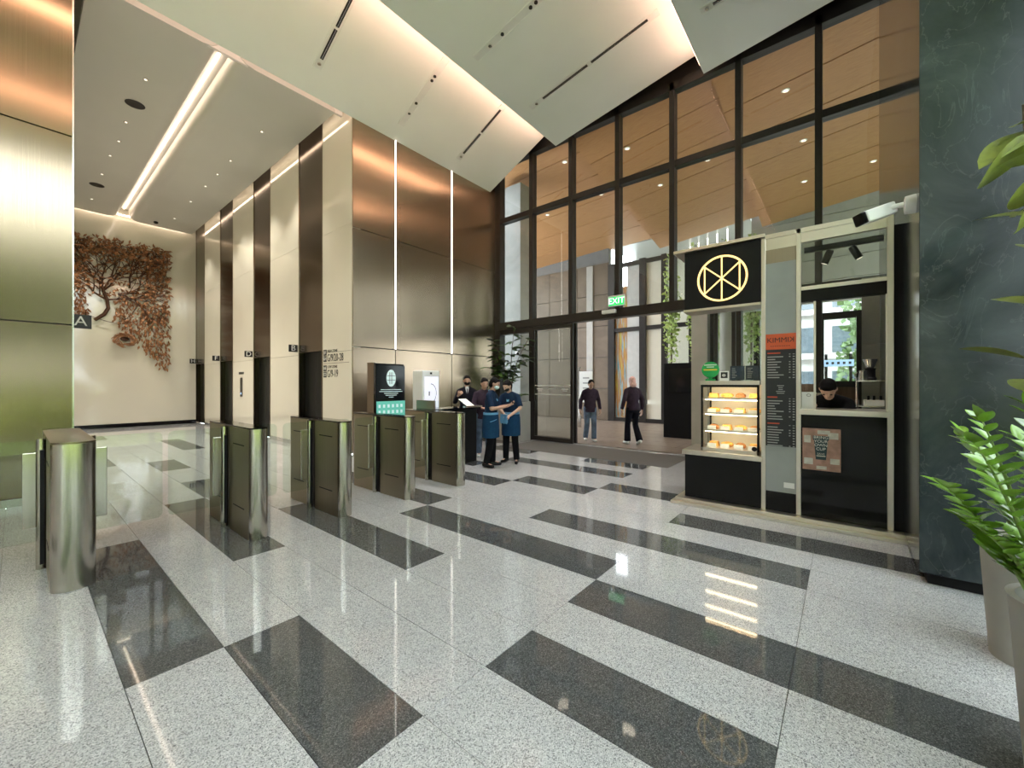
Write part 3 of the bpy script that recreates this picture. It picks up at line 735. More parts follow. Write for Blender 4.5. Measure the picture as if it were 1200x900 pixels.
    blob('hair', hp, fit['hair'], root, .011, 2)
    if fit.get('mask'):
        blob('face_mask', [('e', h(.055, 0, .108), (.062, .068, .05), R3)], fit['mask'], root, .009, 2)
    if fit.get('apron'):
        o = MB().loft([(0, 0, .56, .165, .20), (0, 0, .7, .165, .205), (0, 0, .92, .152, .198), (up(1.02).x, 0, 1.02, .138, .182)], 28).build('apron', fit['apron'], root, smooth=True, local=True)
        MB().loft([(up(1.0).x, 0, .995, .143, .188), (up(1.02).x, 0, 1.035, .140, .184)], 28).build('waist_band', 'light_blue', root, smooth=True, local=True)
        o = MB(); 
        for k in range(7):
            a0, a1 = -1.25+k*.12, -1.25+(k+1)*.12
            P = lambda a, z: (.162*math.cos(a), .207*math.sin(a), z)
            o.quad(P(a0, .86+.006*k), P(a1, .866+.006*k), P(a1, .878+.006*k), P(a0, .872+.006*k))
        o.build('pocket_trim', 'light_blue', root, local=True)
        blob('collar', [('c', up(1.43)+V((.02, .05, 0)), up(1.26)+V((.118, .012, 0)), .02, .014), ('c', up(1.43)+V((.02, -.05, 0)), up(1.26)+V((.118, -.012, 0)), .02, .014), ('c', up(1.43)+V((.02, .05, 0)), up(1.45)+V((-.05, 0, 0)), .02, .02), ('c', up(1.43)+V((.02, -.05, 0)), up(1.45)+V((-.05, 0, 0)), .02, .02)], 'light_blue', root, .008, 2)
    if fit.get('suit'):
        blob('shirt_front', [('c', up(1.43)+V((.045, 0, 0)), up(1.2)+V((.112, 0, 0)), .045, .018)], 'shirt_white', root, .008, 2)
        blob('necktie', [('c', up(1.41)+V((.085, 0, 0)), up(1.18)+V((.125, 0, 0)), .012, .017)], 'suit', root, .006, 1)
        MB().box(.142, .147, -.10, -.04, 1.08, 1.18).build('badge', 'mask_pale', root, local=True)
    return root
def stand(sp=.0): return ((.01, .10, .49), (0, .105+sp, .085), (1, .2, 0)), ((.01, -.10, .49), (0, -.105-sp, .085), (1, -.2, 0))
lL, lR = stand()
STAFF = dict(skin='skin', top='tunic', short=True, legs='trouser_black', shoe='black', hair='hair_black', apron='apron', hem=.86)
facing = lambda deg: math.radians(deg)
# staff with phone (seen from his right side)
person('person in blue uniform and apron, pale mask, holding a phone', (5.66, 5.15, 0), facing(-66), .985, dict(lean=.02, pitch=.35, yaw=.1, lL=lL, lR=((.03, -.10, .49), (-.05, -.12, .085), (1, -.3, 0)),
    L=((.10, .215, 1.12), (.33, .08, 1.17), (1, -.25, .2), (-.2, 0, 1), .6), R=((.09, -.215, 1.11), (.32, -.10, 1.15), (1, .3, .25), (-.2, 0, 1), .6)), {**STAFF, 'mask': 'mask_pale'})
ph = thing('phone', 'dark phone held by the person in blue uniform', 'phone', (5.66, 5.15, 0), facing(-66))
MB().box(-.035, .035, -.075, .075, -.004, .004).xf(Matrix.Translation((.43, -.015, 1.215)) @ Matrix.Rotation(.5, 4, 'Y') @ Matrix.Rotation(1.57, 4, 'Z')).build('body', 'black_gloss', ph, local=True)
MB().box(-.031, .031, -.07, .07, .004, .005).xf(Matrix.Translation((.43, -.015, 1.215)) @ Matrix.Rotation(.5, 4, 'Y') @ Matrix.Rotation(1.57, 4, 'Z')).build('screen', 'screen_black', ph, local=True)
person('person in blue uniform and apron, black mask, holding a blue cloth', (6.2, 5.1, 0), facing(192), .965, dict(lean=.05, pitch=.5, yaw=-.25, lL=((.04, .11, .49), (.02, .14, .085), (1, .4, 0)), lR=((.02, -.10, .49), (0, -.12, .085), (1, -.1, 0)),
    L=((.08, .25, 1.12), (.24, .10, .98), (.7, -.6, -.3), (0, -.4, -1), .5), R=((.08, -.25, 1.13), (.25, -.02, 1.0), (.8, .5, -.3), (0, .4, -1), .5)), {**STAFF, 'skin': 'skin_pale', 'mask': 'black'})
o = MB(); 
for i in range(8):
    for j in range(8):
        P = lambda a, b_: (5.88+.012*math.sin(a*1.9+b_), 5.01+(a-4)*.022, .80+b_*.022+.01*math.cos(a*2.3))
        o.quad(P(i, j), P(i+1, j), P(i+1, j+1), P(i, j+1))
o = o.build('cleaning_cloth', 'light_blue', smooth='all'); so = o.modifiers.new('thick', 'SOLIDIFY'); so.thickness = .012
tag(o, 'light blue cleaning cloth held by the person with black mask', 'cloth')
person('person in dark suit and tie with black mask behind the podium', (6.54, 6.69, 0), facing(232), 1.02, dict(pitch=.12, lL=lL, lR=lR,
    L=((.06, .27, 1.12), (.24, .12, 1.06), (.8, -.5, 0), (0, -.3, -1), .5), R=((.10, -.27, 1.13), (.30, -.22, 1.27), (.5, .4, .5), (-.6, .5, .2), .9)),
    dict(skin='skin', top='suit', legs='trouser_black', shoe='black', hair='hair_black', mask='black', suit=True, hem=.76))
person('person in plum shirt and jeans behind the two staff', (6.36, 5.99, 0), facing(235), .985, dict(pitch=.25, yaw=.2, lL=lL, lR=lR,
    L=((.05, .24, 1.1), (.22, .1, 1.05), (.8, -.5, 0), (0, -.3, -1), .5), R=((.05, -.24, 1.1), (.24, -.08, 1.06), (.8, .5, 0), (0, .3, -1), .5)),
    dict(skin='skin', top='plum', legs='jeans', shoe='sneaker', hair='hair_black', hem=.82))
o = MB().hexa([(-.11, -.15, 0), (.11, -.15, 0), (.11, .15, 0), (-.11, .15, 0), (-.11, -.15, .003), (.11, -.15, .003), (.11, .15, .003), (-.11, .15, .003)]).xf(Matrix.Translation((5.84, 5.98, 1.17)) @ Matrix.Rotation(.5, 4, 'X')).build('paper_sheet', 'white_paper')
tag(o, 'white paper sheet over the podium edge beside the suited person', 'paper')
# people in the doorway
person('person in plum jacket and jeans walking in through the doors, head down', (9.86, 5.34, .0), facing(224), .99, dict(lean=.03, pitch=.55, lL=((.08, .09, .50), (.06, .095, .085), (1, .1, 0)), lR=((.03, -.09, .49), (-.12, -.095, .10), (1, -.1, 0)),
    L=((-.02, .25, 1.10), (.06, .27, .86), (.15, 0, -1), (0, -1, 0), .35), R=((-.03, -.25, 1.10), (.03, -.28, .86), (.1, 0, -1), (0, 1, 0), .35)),
    dict(skin='skin', top='plum', legs='jeans', shoe='sneaker', hair='hair_black', hem=.80, cuff=.07, fringe=0))
person('person with pinkish hair and plum jacket walking away through the doors', (10.02, 4.2, .0), facing(52), 1.02, dict(lean=.02, pitch=.1, lL=((.10, .09, .50), (.10, .095, .085), (1, .1, 0)), lR=((.04, -.09, .49), (-.16, -.095, .12), (1, -.1, -.3)),
    L=((-.02, .25, 1.10), (.08, .26, .88), (.15, 0, -1), (0, -1, 0), .35), R=((-.03, -.25, 1.10), (.03, -.27, .86), (.1, 0, -1), (0, 1, 0), .35)),
    dict(skin='skin_pale', top='plum', legs='suit', shoe='sneaker', hair='hair_pink', hood=True, hem=.86, cuff=.085))

# ------------------------------------------------------------------ coffee kiosk
KX = 5.6
k_ = thing('coffee_kiosk', 'black coffee kiosk with brushed steel frame and service window', 'kiosk', (6.3, .6, 0))
MB().box(5.42, 8.0, -.56, 1.76, 0, .035).box(5.48, 8.0, -.56, 1.72, .035, .075).build('plinth', 'kiosk_steel', k_, bevel=.004)
Y = {'l': 1.63, 'a': .74, 'b': .40, 'c': -.36, 'd': -.53}
for y, hw, top in ((.74, .022, 3.3), (.40, .022, 3.3), (-.36, .025, 3.28), (-.525, .03, 3.15)):
    MB().box(KX-.02, KX+.05, y-hw, y+hw, .075, top).build('post', 'kiosk_steel', k_, bevel=.003)
MB().box(KX-.06, KX+.4, .72, 1.76, 3.27, 3.31).build('canopy_edge', 'kiosk_steel', k_, bevel=.003)
MB().box(KX-.02, KX+.06, -.36, .74, 3.25, 3.30).build('top_rail', 'kiosk_steel', k_)
MB().box(KX-.005, KX+.04, .42, .72, 3.12, 3.25).box(KX-.005, KX+.04, -.335, .38, 3.14, 3.25).build('header_band', 'kiosk_steel', k_)
MB().box(KX, KX+.6, .76, 1.63, .075, .63).build('front_panel', 'black', k_)
MB().box(KX-.03, KX+.62, .745, 1.66, .63, .69).build('counter', 'kiosk_steel', k_, bevel=.004)
MB().box(KX, KX+.04, .422, .718, .075, .30).build('front_panel', 'black', k_)
MB().box(KX, KX+.02, .422, .718, .30, .83).build('grey_panel', 'grey_panel', k_)
MB().box(KX, KX+.02, .422, .718, 2.13, 2.96).build('grey_panel', 'grey_panel', k_)
MB().box(KX, KX+.03, .422, .718, 2.96, 3.12).build('grille_band', 'champagne_steel', k_)
MB().box(KX-.012, KX, .44, .54, .36, .42).build('socket_plate', 'white_plastic', k_)
MB().box(KX, KX+.06, -.335, .378, .075, 1.21).build('front_panel', 'black_gloss', k_)
MB().box(KX-.05, KX+.5, -.36, .40, 1.21, 1.27).build('window_sill', 'kiosk_steel', k_, bevel=.004)
MB().box(KX-.015, KX+.03, -.335, .378, 2.60, 2.64).build('window_rail', 'kiosk_steel', k_)
MB().box(KX, KX+.08, -.335, .378, 2.47, 2.60).build('window_head', 'black', k_)
MB().box(KX+.01, KX+.04, .245, .265, 1.27, 2.60).build('window_bar', 'kiosk_steel', k_)
MB().box(KX+.02, KX+.03, -.335, .378, 2.64, 3.14).build('pane', 'clear_glass', k_)
MB().box(KX+.02, KX+.03, -.335-.0, -.325, 1.27, 2.47).build('window_edge', 'kiosk_steel', k_)
MB().box(KX+.0, KX+.05, -.497, -.383, .075, 3.15).build('jamb_panel', 'black', k_)
MB().box(7.9, 8.0, -.44, 1.7, .075, 1.05).build('rear_wall', 'black', k_)
MB().box(7.3, 7.9, -.44, 1.2, .92, .96).build('rear_counter', 'kiosk_steel', k_)
MB().box(7.35, 7.9, -.44, 1.2, .075, .92).build('rear_cabinet', 'brown_wood', k_)
for y in (1.5, .3): MB().box(7.94, 8.0, y-.03, y+.03, 1.05, 3.0).build('rear_post', 'frame_dark', k_)
# track light
tl = thing('track_light', 'black track bar with two black spotlights in the kiosk window', 'track light', (5.78, 0, 3.0))
MB().box(5.76, 5.80, -.32, .36, 3.06, 3.12).build('track', 'black', tl)
for y, dx in ((.12, .05), (-.06, -.06)):
    a = V((5.78, y, 3.05)); d = V((.02, dx, -.12)).normalized()
    MB().tube([a, a+d*.02, a+d*.15], [.03, .036, .036], 16).build('spot_head', 'black', tl, smooth=True)
    MB().tube([a+d*.151, a+d*.153], .028, 12).build('lens', 'downlight', tl)
    l = bpy.data.lights.new('track_beam', 'SPOT'); l.energy = 14; l.spot_size = 1.3; l.color = (1, .9, .78); l.shadow_soft_size = .03
    lo = bpy.data.objects.new('lamp', l); COL.objects.link(lo); lo.parent = tl; lo.location = a+d*.17-V((5.78, 0, 3.0)); lo.rotation_euler = d.to_track_quat('-Z', 'Y').to_euler()
# round logo sign
sg = thing('logo_sign', 'black sign board with glowing gold round line logo', 'sign', (5.6, 1.2, 2.5))
MB().box(5.585, 5.9, .765, 1.63, 2.52, 3.268).build('board', 'black', sg)
MB().box(5.57, 5.9, .765, 1.64, 2.49, 2.52).build('board_edge', 'kiosk_steel', sg)
yc, zc, R = 1.185, 2.87, .275
def bar(p, q, r=.0085): return MB().tube([(5.578, yc-p[0]*R, zc+p[1]*R), (5.578, yc-q[0]*R, zc+q[1]*R)], r, 6)
ringp = [(5.578, yc+R*math.cos(2*PI*k/48), zc+R*math.sin(2*PI*k/48)) for k in range(49)]
MB().tube(ringp, .012, 6, False).build('logo_ring', 'logo_gold', sg)
cx_ = .72; cy_ = .62
for p, q in (((0, 1), (0, -1)), ((-cx_, cy_), (-cx_, -cy_)), ((cx_, cy_), (cx_, -cy_)), ((-cx_, cy_), (cx_, -cy_)), ((-cx_, -cy_), (cx_, cy_))):
    bar(p, q).build('logo_bar', 'logo_gold', sg)
# menu board
mn = thing('menu_board', 'tall black menu board with orange KIMMIK header', 'menu board', (5.59, .57, .83))
MB().box(5.585, 5.60, .424, .716, .83, 1.95).build('board', 'menu_black', mn); MB().box(5.583, 5.60, .424, .716, 1.95, 2.13).build('header', 'orange_print', mn)
text('KIMMI', .082, 'lettering', 'ink_black', mn, FX, (5.582, .705, 2.055), .001, 'LEFT', .98)
text('K', .082, 'lettering', 'ink_black', mn, FX @ Matrix.Diagonal((-1, 1, 1, 1)), (5.582, .437, 2.055), .001, 'LEFT', .98)
mb = MB()
for k in range(9): mb.box(5.5815, 5.583, .48+.022*k, .494+.022*k, 1.985, 1.992)
mb.build('small_lettering', 'ink_black', mn)['kind'] = 'stuff'
mw, mr, z = MB(), MB(), 1.915
rg = random.Random(2)
for blk, nl in ((0, 9), (1, 5), (2, 8), (3, 10)):
    if blk != 1: mr.box(5.5835, 5.585, .70, .70-rg.uniform(.08, .13), z, z-.014); 
    if blk != 1: mw.box(5.5835, 5.585, .49, .475, z-.02, z-.027).box(5.5835, 5.585, .455, .435, z-.02, z-.027)
    z -= .045
    for q in range(nl):
        if blk == 1: hw_ = rg.uniform(.02, .07); mw.box(5.5835, 5.585, .57+hw_, .57-hw_, z, z-.008); z -= .022; continue
        mw.box(5.5835, 5.585, .70, .70-rg.uniform(.07, .16), z, z-.011)
        if rg.random() < .75: mw.box(5.5835, 5.585, .49, .475, z, z-.011)
        mw.box(5.5835, 5.585, .455, .435, z, z-.011); z -= .03
    z -= .02
mw.build('menu_lines', 'ink_grey', mn)['kind'] = 'stuff'; mr.build('menu_headings', 'ink_red', mn)['kind'] = 'stuff'
# poster
po = thing('cup_poster', 'BRING YOUR OWN CUP poster on the black kiosk front', 'poster', (5.59, .2, .6))
MB().box(5.592, 5.6, .03, .365, .60, 1.06).build('sheet', 'poster_bg', po)
mb = MB()
for y, z, a, b_ in ((.05, .95, .09, .07), (.29, .9, .06, .08), (.04, .68, .08, .06), (.27, .66, .08, .07), (.15, .615, .09, .035), (.12, 1.0, .11, .04)): mb.box(5.590, 5.592, y, y+a, z, z+b_)
mb.build('printed_patch', 'poster_pale', po)['kind'] = 'stuff'
cup = [(-.07, .17), (.07, .17), (.07, .13), (.06, .12), (.045, -.09), (-.045, -.09), (-.06, .12), (-.07, .13)]
MB().prismx([(.20+a, .81+b_) for a, b_ in cup], 5.586, 5.590).build('printed_cup', 'poster_cup', po)
for k, tx in enumerate(('BRING', 'YOUR', 'OWN', 'CUP')): text(tx, .044, 'lettering', 'ink_white', po, FX, (5.584, .20, .962-.042*k), .0015)
text('SAVE', .03, 'lettering', 'poster_pale', po, FX, (5.585, .20, .782), .0008)
MB().box(5.5845, 5.586, .16, .24, .755, .765).build('printed_line', 'poster_pale', po)
# display case
dc = thing('pastry_case', 'lit glass pastry case on the kiosk counter', 'display case', (5.9, 1.1, .69))
a, b_ = .79, 1.44
for y0, y1 in ((a, a+.022), (b_-.022, b_)):
    MB().box(5.63, 5.66, y0, y1, .69, 1.55).build('front_frame', 'black', dc); MB().box(6.07, 6.10, y0, y1, .69, 1.55).build('rear_frame', 'black', dc)
MB().box(5.62, 6.11, a-.005, b_+.01, 1.54, 1.59).build('case_top', 'kiosk_steel', dc)
MB().box(5.625, 5.64, a, b_, 1.51, 1.54).build('top_strip', 'black', dc)
MB().box(5.63, 6.10, a, b_, .69, .735).build('case_base', 'kiosk_steel', dc)
MB().box(5.635, 5.641, a+.02, b_-.02, .735, 1.52).build('pane', 'case_glass', dc)
MB().box(5.66, 6.07, b_-.012, b_-.006, .735, 1.54).build('pane', 'case_glass', dc)
MB().box(6.08, 6.09, a, b_, .735, 1.54).build('case_back', 'cream_trim', dc)
for z in (.95, 1.17, 1.36): MB().box(5.70, 6.07, a+.02, b_-.02, z, z+.01).build('shelf', 'case_glass', dc); MB().box(5.69, 5.70, a+.02, b_-.02, z-.008, z+.018).build('shelf_edge', 'kiosk_steel', dc)
for z in (.945, 1.165, 1.355, 1.525): MB().box(5.72, 5.745, a+.03, b_-.03, z-.012, z-.003).build('light_strip', 'case_light', dc)
MB().lathe([(.028, 0), (.028, .012)], n=20).xf(Matrix.Translation((5.628, .84, .765)) @ Matrix.Rotation(PI/2, 4, 'Y')).build('round_badge', 'black', dc)
pn = ['bottom', 'second', 'third', 'top']; kinds = {}
for r, z in enumerate((.735, .96, 1.18, 1.37)):
    for c in range(4):
        y = .87+c*.155; kd = (r+c) % 3
        nm = ('golden loaf pastry', 'brown bun', 'golden croissant')[kd]
        if kd not in kinds:
            mb = MB()
            if kd == 0: mb.hexa([(-.06, -.055, 0), (.06, -.055, 0), (.06, .055, 0), (-.06, .055, 0), (-.05, -.045, .06), (.05, -.045, .06), (.05, .045, .06), (-.05, .045, .06)])
            elif kd == 1: mb.loft([(0, 0, 0, .05, .05), (0, 0, .02, .062, .062), (0, 0, .045, .055, .055), (0, 0, .062, .03, .03), (0, 0, .066, .01, .01)], 14)
            else:
                mb.tube([(.05*math.cos(q)-.02, .06*math.sin(q), .03) for q in [-1.9+.42*k for k in range(10)]], [.008, .018, .026, .03, .034, .034, .03, .026, .018, .008], 8)
            kinds[kd] = mb.mesh('pastry', ('bread', 'bread_brown', 'bread')[kd], smooth=True)
        o = bpy.data.objects.new('pastry', kinds[kd]); COL.objects.link(o); o.location = (5.86, y, z)
        tag(o, '%s on the %s shelf of the pastry case' % (nm, pn[r]), 'pastry', 'pastries in the case')
        if r < 3:
            o = MB().hexa([(5.712, y-.05, z), (5.722, y-.05, z), (5.722, y+.05, z), (5.712, y+.05, z), (5.730, y-.05, z+.05), (5.735, y-.05, z+.05), (5.735, y+.05, z+.05), (5.730, y+.05, z+.05)]).build('price_card', 'white_paper')
            tag(o, 'small white price card on the %s shelf of the pastry case' % pn[r], 'card', 'price cards in the case')
# things on top of the case
t_ = thing('round_sign', 'round green standing sign on top of the pastry case', 'sign', (5.7, 1.36, 1.59))
MB().tube([(5.70, 1.345, 1.735), (5.712, 1.345, 1.735)], .105, 28).build('disc', 'sign_green', t_)
MB().box(5.68, 5.73, 1.29, 1.40, 1.59, 1.615).box(5.70, 5.712, 1.325, 1.365, 1.6, 1.65).build('foot', 'sign_green', t_)
MB().box(5.696, 5.70, 1.27, 1.42, 1.79, 1.803).build('lettering', 'ink_white', t_); MB().box(5.696, 5.70, 1.30, 1.39, 1.765, 1.775).build('lettering', 'ink_white', t_); MB().box(5.696, 5.70, 1.265, 1.425, 1.725, 1.742).build('yellow_lettering', 'sign_yellow', t_)
t_ = thing('photo_card', 'small white framed photo card on top of the pastry case', 'card', (5.7, 1.19, 1.59))
MB().box(5.70, 5.71, 1.13, 1.235, 1.59, 1.715).build('card', 'white_paper', t_); MB().box(5.697, 5.70, 1.143, 1.222, 1.625, 1.70).build('photo', 'menu_black', t_)
MB().ell((5.697, 1.185, 1.66), (.003, .022, .018), None, 12, 6).build('photo_motif', 'poster_pale', t_)
for nm, y0, y1 in (('beside the photo card', .955, 1.115), ('beside the steel post', .79, .945)):
    t_ = thing('menu_card', 'navy menu card in clear holder on the pastry case, %s' % nm, 'card', (5.71, (y0+y1)/2, 1.59), 0, 'navy menu cards')
    MB().box(5.705, 5.712, y0, y1, 1.60, 1.775).build('card', 'navy_card', t_); MB().box(5.70, 5.704, y0-.004, y1+.004, 1.59, 1.785).build('holder', 'case_glass', t_)
    mb = MB()
    for k in range(6): mb.box(5.703, 5.705, y1-.02, y1-rg.uniform(.05, .08), 1.74-.022*k, 1.746-.022*k)
    mb.build('menu_lines', 'ink_grey', t_)['kind'] = 'stuff'
# window things
t_ = thing('payment_stand', 'white payment card stand on the service window sill', 'card stand', (5.64, .30, 1.27))
MB().box(5.63, 5.645, .245, .375, 1.27, 1.46).build('card', 'white_paper', t_)
MB().tube([(5.627, .31+.018*math.cos(q), 1.425+.014*math.sin(q)) for q in [2*PI*k/12 for k in range(13)]], .002, 5, False).build('symbol', 'ink_black', t_)
person('person with dark hair bowed over the counter in the kiosk window', (6.28, .12, .0), facing(176), 1.0, dict(lean=.24, pitch=.95, lL=lL, lR=lR,
    L=((.30, .22, 1.12), (.42, .08, 1.02), (.9, -.3, -.2), (0, 0, -1), .5), R=((.30, -.22, 1.12), (.45, -.2, 1.25), (.6, .4, .4), (-.5, .5, 0), .8)),
    dict(skin='skin_pale', top='trouser_black', short=True, legs='trouser_black', shoe='black', hair='hair_black', hem=.85))
t_ = thing('steel_rack', 'small steel wire rack at the right of the service window', 'rack', (6.5, -.25, .96))
for x in (6.35, 6.75):
    for y in (-.40, -.12): MB().tube([(x, y, .08), (x, y, 1.62)], .011, 8).build('leg', 'steel_smooth', t_)
for z in (.7, 1.28, 1.58): MB().box(6.34, 6.76, -.41, -.11, z, z+.012).build('shelf', 'steel_smooth', t_)
t_ = thing('coffee_grinder', 'black and chrome coffee grinder on top of the wire rack', 'grinder', (6.55, -.24, 1.592))
MB().lathe([(.06, 1.592), (.065, 1.62), (.05, 1.64), (.05, 1.72), (.06, 1.74)], (6.55, -.24), 18).build('body', 'black', t_, smooth=True)
MB().lathe([(.035, 1.74), (.07, 1.84), (.072, 1.85)], (6.55, -.24), 18).build('hopper', 'steel_smooth', t_, smooth=True)
t_ = thing('milk_jug', 'steel milk jug on top of the wire rack', 'jug', (6.42, -.17, 1.592))
MB().lathe([(.04, 1.592), (.045, 1.62), (.034, 1.69), (.038, 1.71)], (6.42, -.17), 18).build('body', 'steel_smooth', t_, smooth=True)
MB().tube([(6.42, -.125, 1.69), (6.42, -.10, 1.67), (6.42, -.10, 1.63), (6.42, -.125, 1.61)], .006, 6).build('handle', 'steel_smooth', t_)
t_ = thing('condiment_box', 'white box of sachets on the middle shelf of the wire rack', 'box', (6.5, -.25, 1.292))
MB().box(6.4, 6.6, -.36, -.18, 1.292, 1.36).build('box', 'white_paper', t_)
for y in (-.33, -.27, -.22): MB().tube([(6.45, y, 1.33), (6.44, y, 1.41)], .012, 8).build('sachet', 'black', t_)
t_ = thing('espresso_machine', 'black and steel espresso machine on the rear kiosk counter', 'coffee machine', (7.6, .5, .96))
MB().box(7.4, 7.85, .25, .85, 1.0, 1.12).build('drip_base', 'steel_smooth', t_, bevel=.01); MB().box(7.6, 7.85, .25, .85, 1.12, 1.3).build('body', 'black', t_); MB().box(7.4, 7.85, .25, .85, 1.3, 1.42).build('head', 'steel_smooth', t_, bevel=.01)
for y in (.40, .70): MB().lathe([(.03, 1.22), (.035, 1.30)], (7.48, y), 14).build('group_head', 'black', t_)
for y in (.3, .8): MB().box(7.42, 7.5, y-.02, y+.02, .96, 1.0).build('foot', 'rubber', t_)
# bullet camera on the marble wall
t_ = thing('bullet_camera', 'white bullet security camera on a bracket at the marble wall', 'camera', (4.66, -.44, 3.0))
MB().tube([(4.64, -.449, 3.02), (4.64, -.43, 3.02), (4.64, -.385, 3.02), (4.64, -.38, 3.02)], [.075, .075, .07, .05], 24).build('wall_mount', 'white_plastic', t_, smooth=True)
MB().tube([(4.64, -.39, 3.03), (4.64, -.33, 3.03), (4.66, -.28, 3.02)], [.022, .02, .03], 12).build('arm', 'white_plastic', t_, smooth=True)
d = V((-.28, .42, -.17)).normalized(); a = V((4.70, -.31, 3.035)); u = d.cross(V((0, 0, 1))).normalized(); vv = u.cross(d)
def rbox(c0, c1, hw, hh): return [c0-u*hw-vv*hh, c0+u*hw-vv*hh, c1+u*hw-vv*hh, c1-u*hw-vv*hh, c0-u*hw+vv*hh, c0+u*hw+vv*hh, c1+u*hw+vv*hh, c1-u*hw+vv*hh]
MB().hexa(rbox(a, a+d*.24, .055, .05)).build('housing', 'white_plastic', t_, bevel=.012)
MB().hexa(rbox(a+d*.24, a+d*.28, .053, .048)).build('lens_block', 'black_gloss', t_, bevel=.008)
for k in (-.02, .008): MB().hexa(rbox(a+d*.01+u*k+vv*.051, a+d*.23+u*k+vv*.051, .004, .003)).build('rib', 'white_plastic', t_)
# ------------------------------------------------------------------ plants
def leaf_mesh(name, mat, L=1, W=.4, fold=.12, droop=.12):
    mb = MB(); n = 7; vs_ = []; fs = []
    for i in range(n+1):
        t = i/n; w_ = W*.5*math.sin(PI*min(1, t**.8))**.75 if 0 < t < 1 else .004
        z = -droop*t*t
        vs_ += [(L*t, -w_, z+fold*w_), (L*t, 0, z), (L*t, w_, z+fold*w_)]
    for i in range(n):
        for k in range(2): fs.append((i*3+k, i*3+3+k, i*3+4+k, i*3+k+1))
    mb.add(vs_, fs); return mb.mesh(name, mat, smooth='all')
def frame(p, d, up=(0, 0, 1), s=1, roll=0):
    d = V(d).normalized(); up = V(up); y = up.cross(d)
    if y.length < 1e-4: y = V((0, 1, 0))
    y.normalize(); z = d.cross(y)
    m_ = Matrix((d, y, z)).transposed().to_4x4() @ Matrix.Rotation(roll, 4, 'X')
    return Matrix.Translation(p) @ m_ @ Matrix.Diagonal((s, s, s, 1))
ZL = leaf_mesh('leaf', 'leaf_glossy', 1, .60, .25, .10)
RL = leaf_mesh('leaf', 'leaf_olive', 1, .36, .2, .14)
FL = leaf_mesh('leaf', 'foliage_dark', 1, .55, .2, .2)
ML = leaf_mesh('leaf', 'foliage_mid', 1, .4, .2, .25)
def pot(root, c, r0, r1, h):
    MB().lathe([(r0, 0), (r1, h), (r1+.006, h+.012), (r1-.02, h+.012), (r1-.03, h-.05), (r1-.035, h-.06)], c, 40).build('pot', 'pot_grey', root, smooth=True)
    MB().lathe([(r1-.032, h-.07), (r1-.032, h-.045)], c, 24).build('soil', 'soil', root)
def curve(p0, p1, p2, n=14): return [V(p0)*(1-t)**2+V(p1)*2*t*(1-t)+V(p2)*t*t for t in [k/n for k in range(n+1)]]
PC = (2.53, -.71)
zz = thing('zz_plant', 'glossy zz plant in a tall grey pot near the marble wall', 'plant', (PC[0], PC[1], 0))
pot(zz, PC, .155, .20, .70)
rg = random.Random(5)
tips = [(2.12, -.36, 1.33), (2.20, -.30, 1.16), (2.22, -.35, 1.05), (2.40, -.42, 1.40), (2.62, -.40, 1.32), (2.80, -.6, 1.3), (2.7, -.95, 1.35), (2.3, -.95, 1.3), (2.15, -.7, 1.38), (2.5, -.7, 1.5), (2.30, -.52, 1.46)]
for tx, ty, tz in tips:
    b0 = V((PC[0]+(tx-PC[0])*.25+rg.uniform(-.03, .03), PC[1]+(ty-PC[1])*.25+rg.uniform(-.03, .03), .64))
    tip = V((tx, ty, tz)); midp = b0.lerp(tip, .45)+V((0, 0, .12))
    pts = curve(b0, midp, tip, 16); off = V(OFF[zz.name])
    st = MB().tube(pts, [.012-.0095*k/16 for k in range(17)], 7).build('stem', 'stem_green', zz, smooth='all')
    for k in range(4, 17):
        d = (pts[min(k+1, 16)]-pts[k-1]).normalized(); side = d.cross(V((0, 0, 1))).normalized()
        for s_ in (-1, 1):
            sz = rg.uniform(.085, .115)*(1 if k < 13 else .75)
            dd = (side*s_*.85+d*.75+V((0, 0, rg.uniform(.0, .25)))).normalized()
            inst(ZL, 'leaf', st, mtx=frame(pts[k]-off, dd, V((0, 0, 1))+d*.1, sz, rg.uniform(-.4, .4)))
    inst(ZL, 'leaf', st, mtx=frame(pts[16]-off, pts[16]-pts[14], (0, 0, 1), .08))
PR = (3.58, -.80)
rp = thing('rubber_plant', 'tall rubber plant in a grey pot by the marble wall', 'plant', (PR[0], PR[1], 0))
pot(rp, PR, .15, .19, .66)
tk = MB().tube(curve((PR[0], PR[1], .6), (PR[0]+.05, PR[1]-.05, 1.8), (PR[0]-.04, PR[1]+.03, 3.1)), [.022-.001*k for k in range(15)], 8).build('stem', 'bark', rp, smooth='all')
off = V((*PR, 0))
def rleaf(p, q, roll=0): inst(RL, 'leaf', tk, mtx=frame(V(p)-off, V(q)-V(p), (0, 0, 1), (V(q)-V(p)).length, roll))
def at(px, py, d):
    r = (px-600)*d/476; return V((d*math.cos(AIM)+r*math.sin(AIM), d*math.sin(AIM)-r*math.cos(AIM), 1.55+(450-py)*d/476))
for a_, b_, ro in (((1215, 172), (1123, 212), .9), ((1225, 225), (1166, 230), 1.0), ((1222, 150), (1150, 180), -.3), ((1230, 135), (1183, 137), .2), ((1215, 190), (1160, 185), .2), ((1228, 240), (1170, 268), 1.1), ((1235, 230), (1178, 244), .5)):
    rleaf(at(*a_, 2.12), at(*b_, 2.0), ro)
for k in range(26):
    z = 1.5+k*.062; an = k*2.4; p = V((PR[0], PR[1], z)); 
    if math.cos(an-2.2) > .3 and z > 1.2: continue
    rleaf(p, p+V((.28*math.cos(an), .28*math.sin(an), .12)), rg.uniform(-.4, .4))
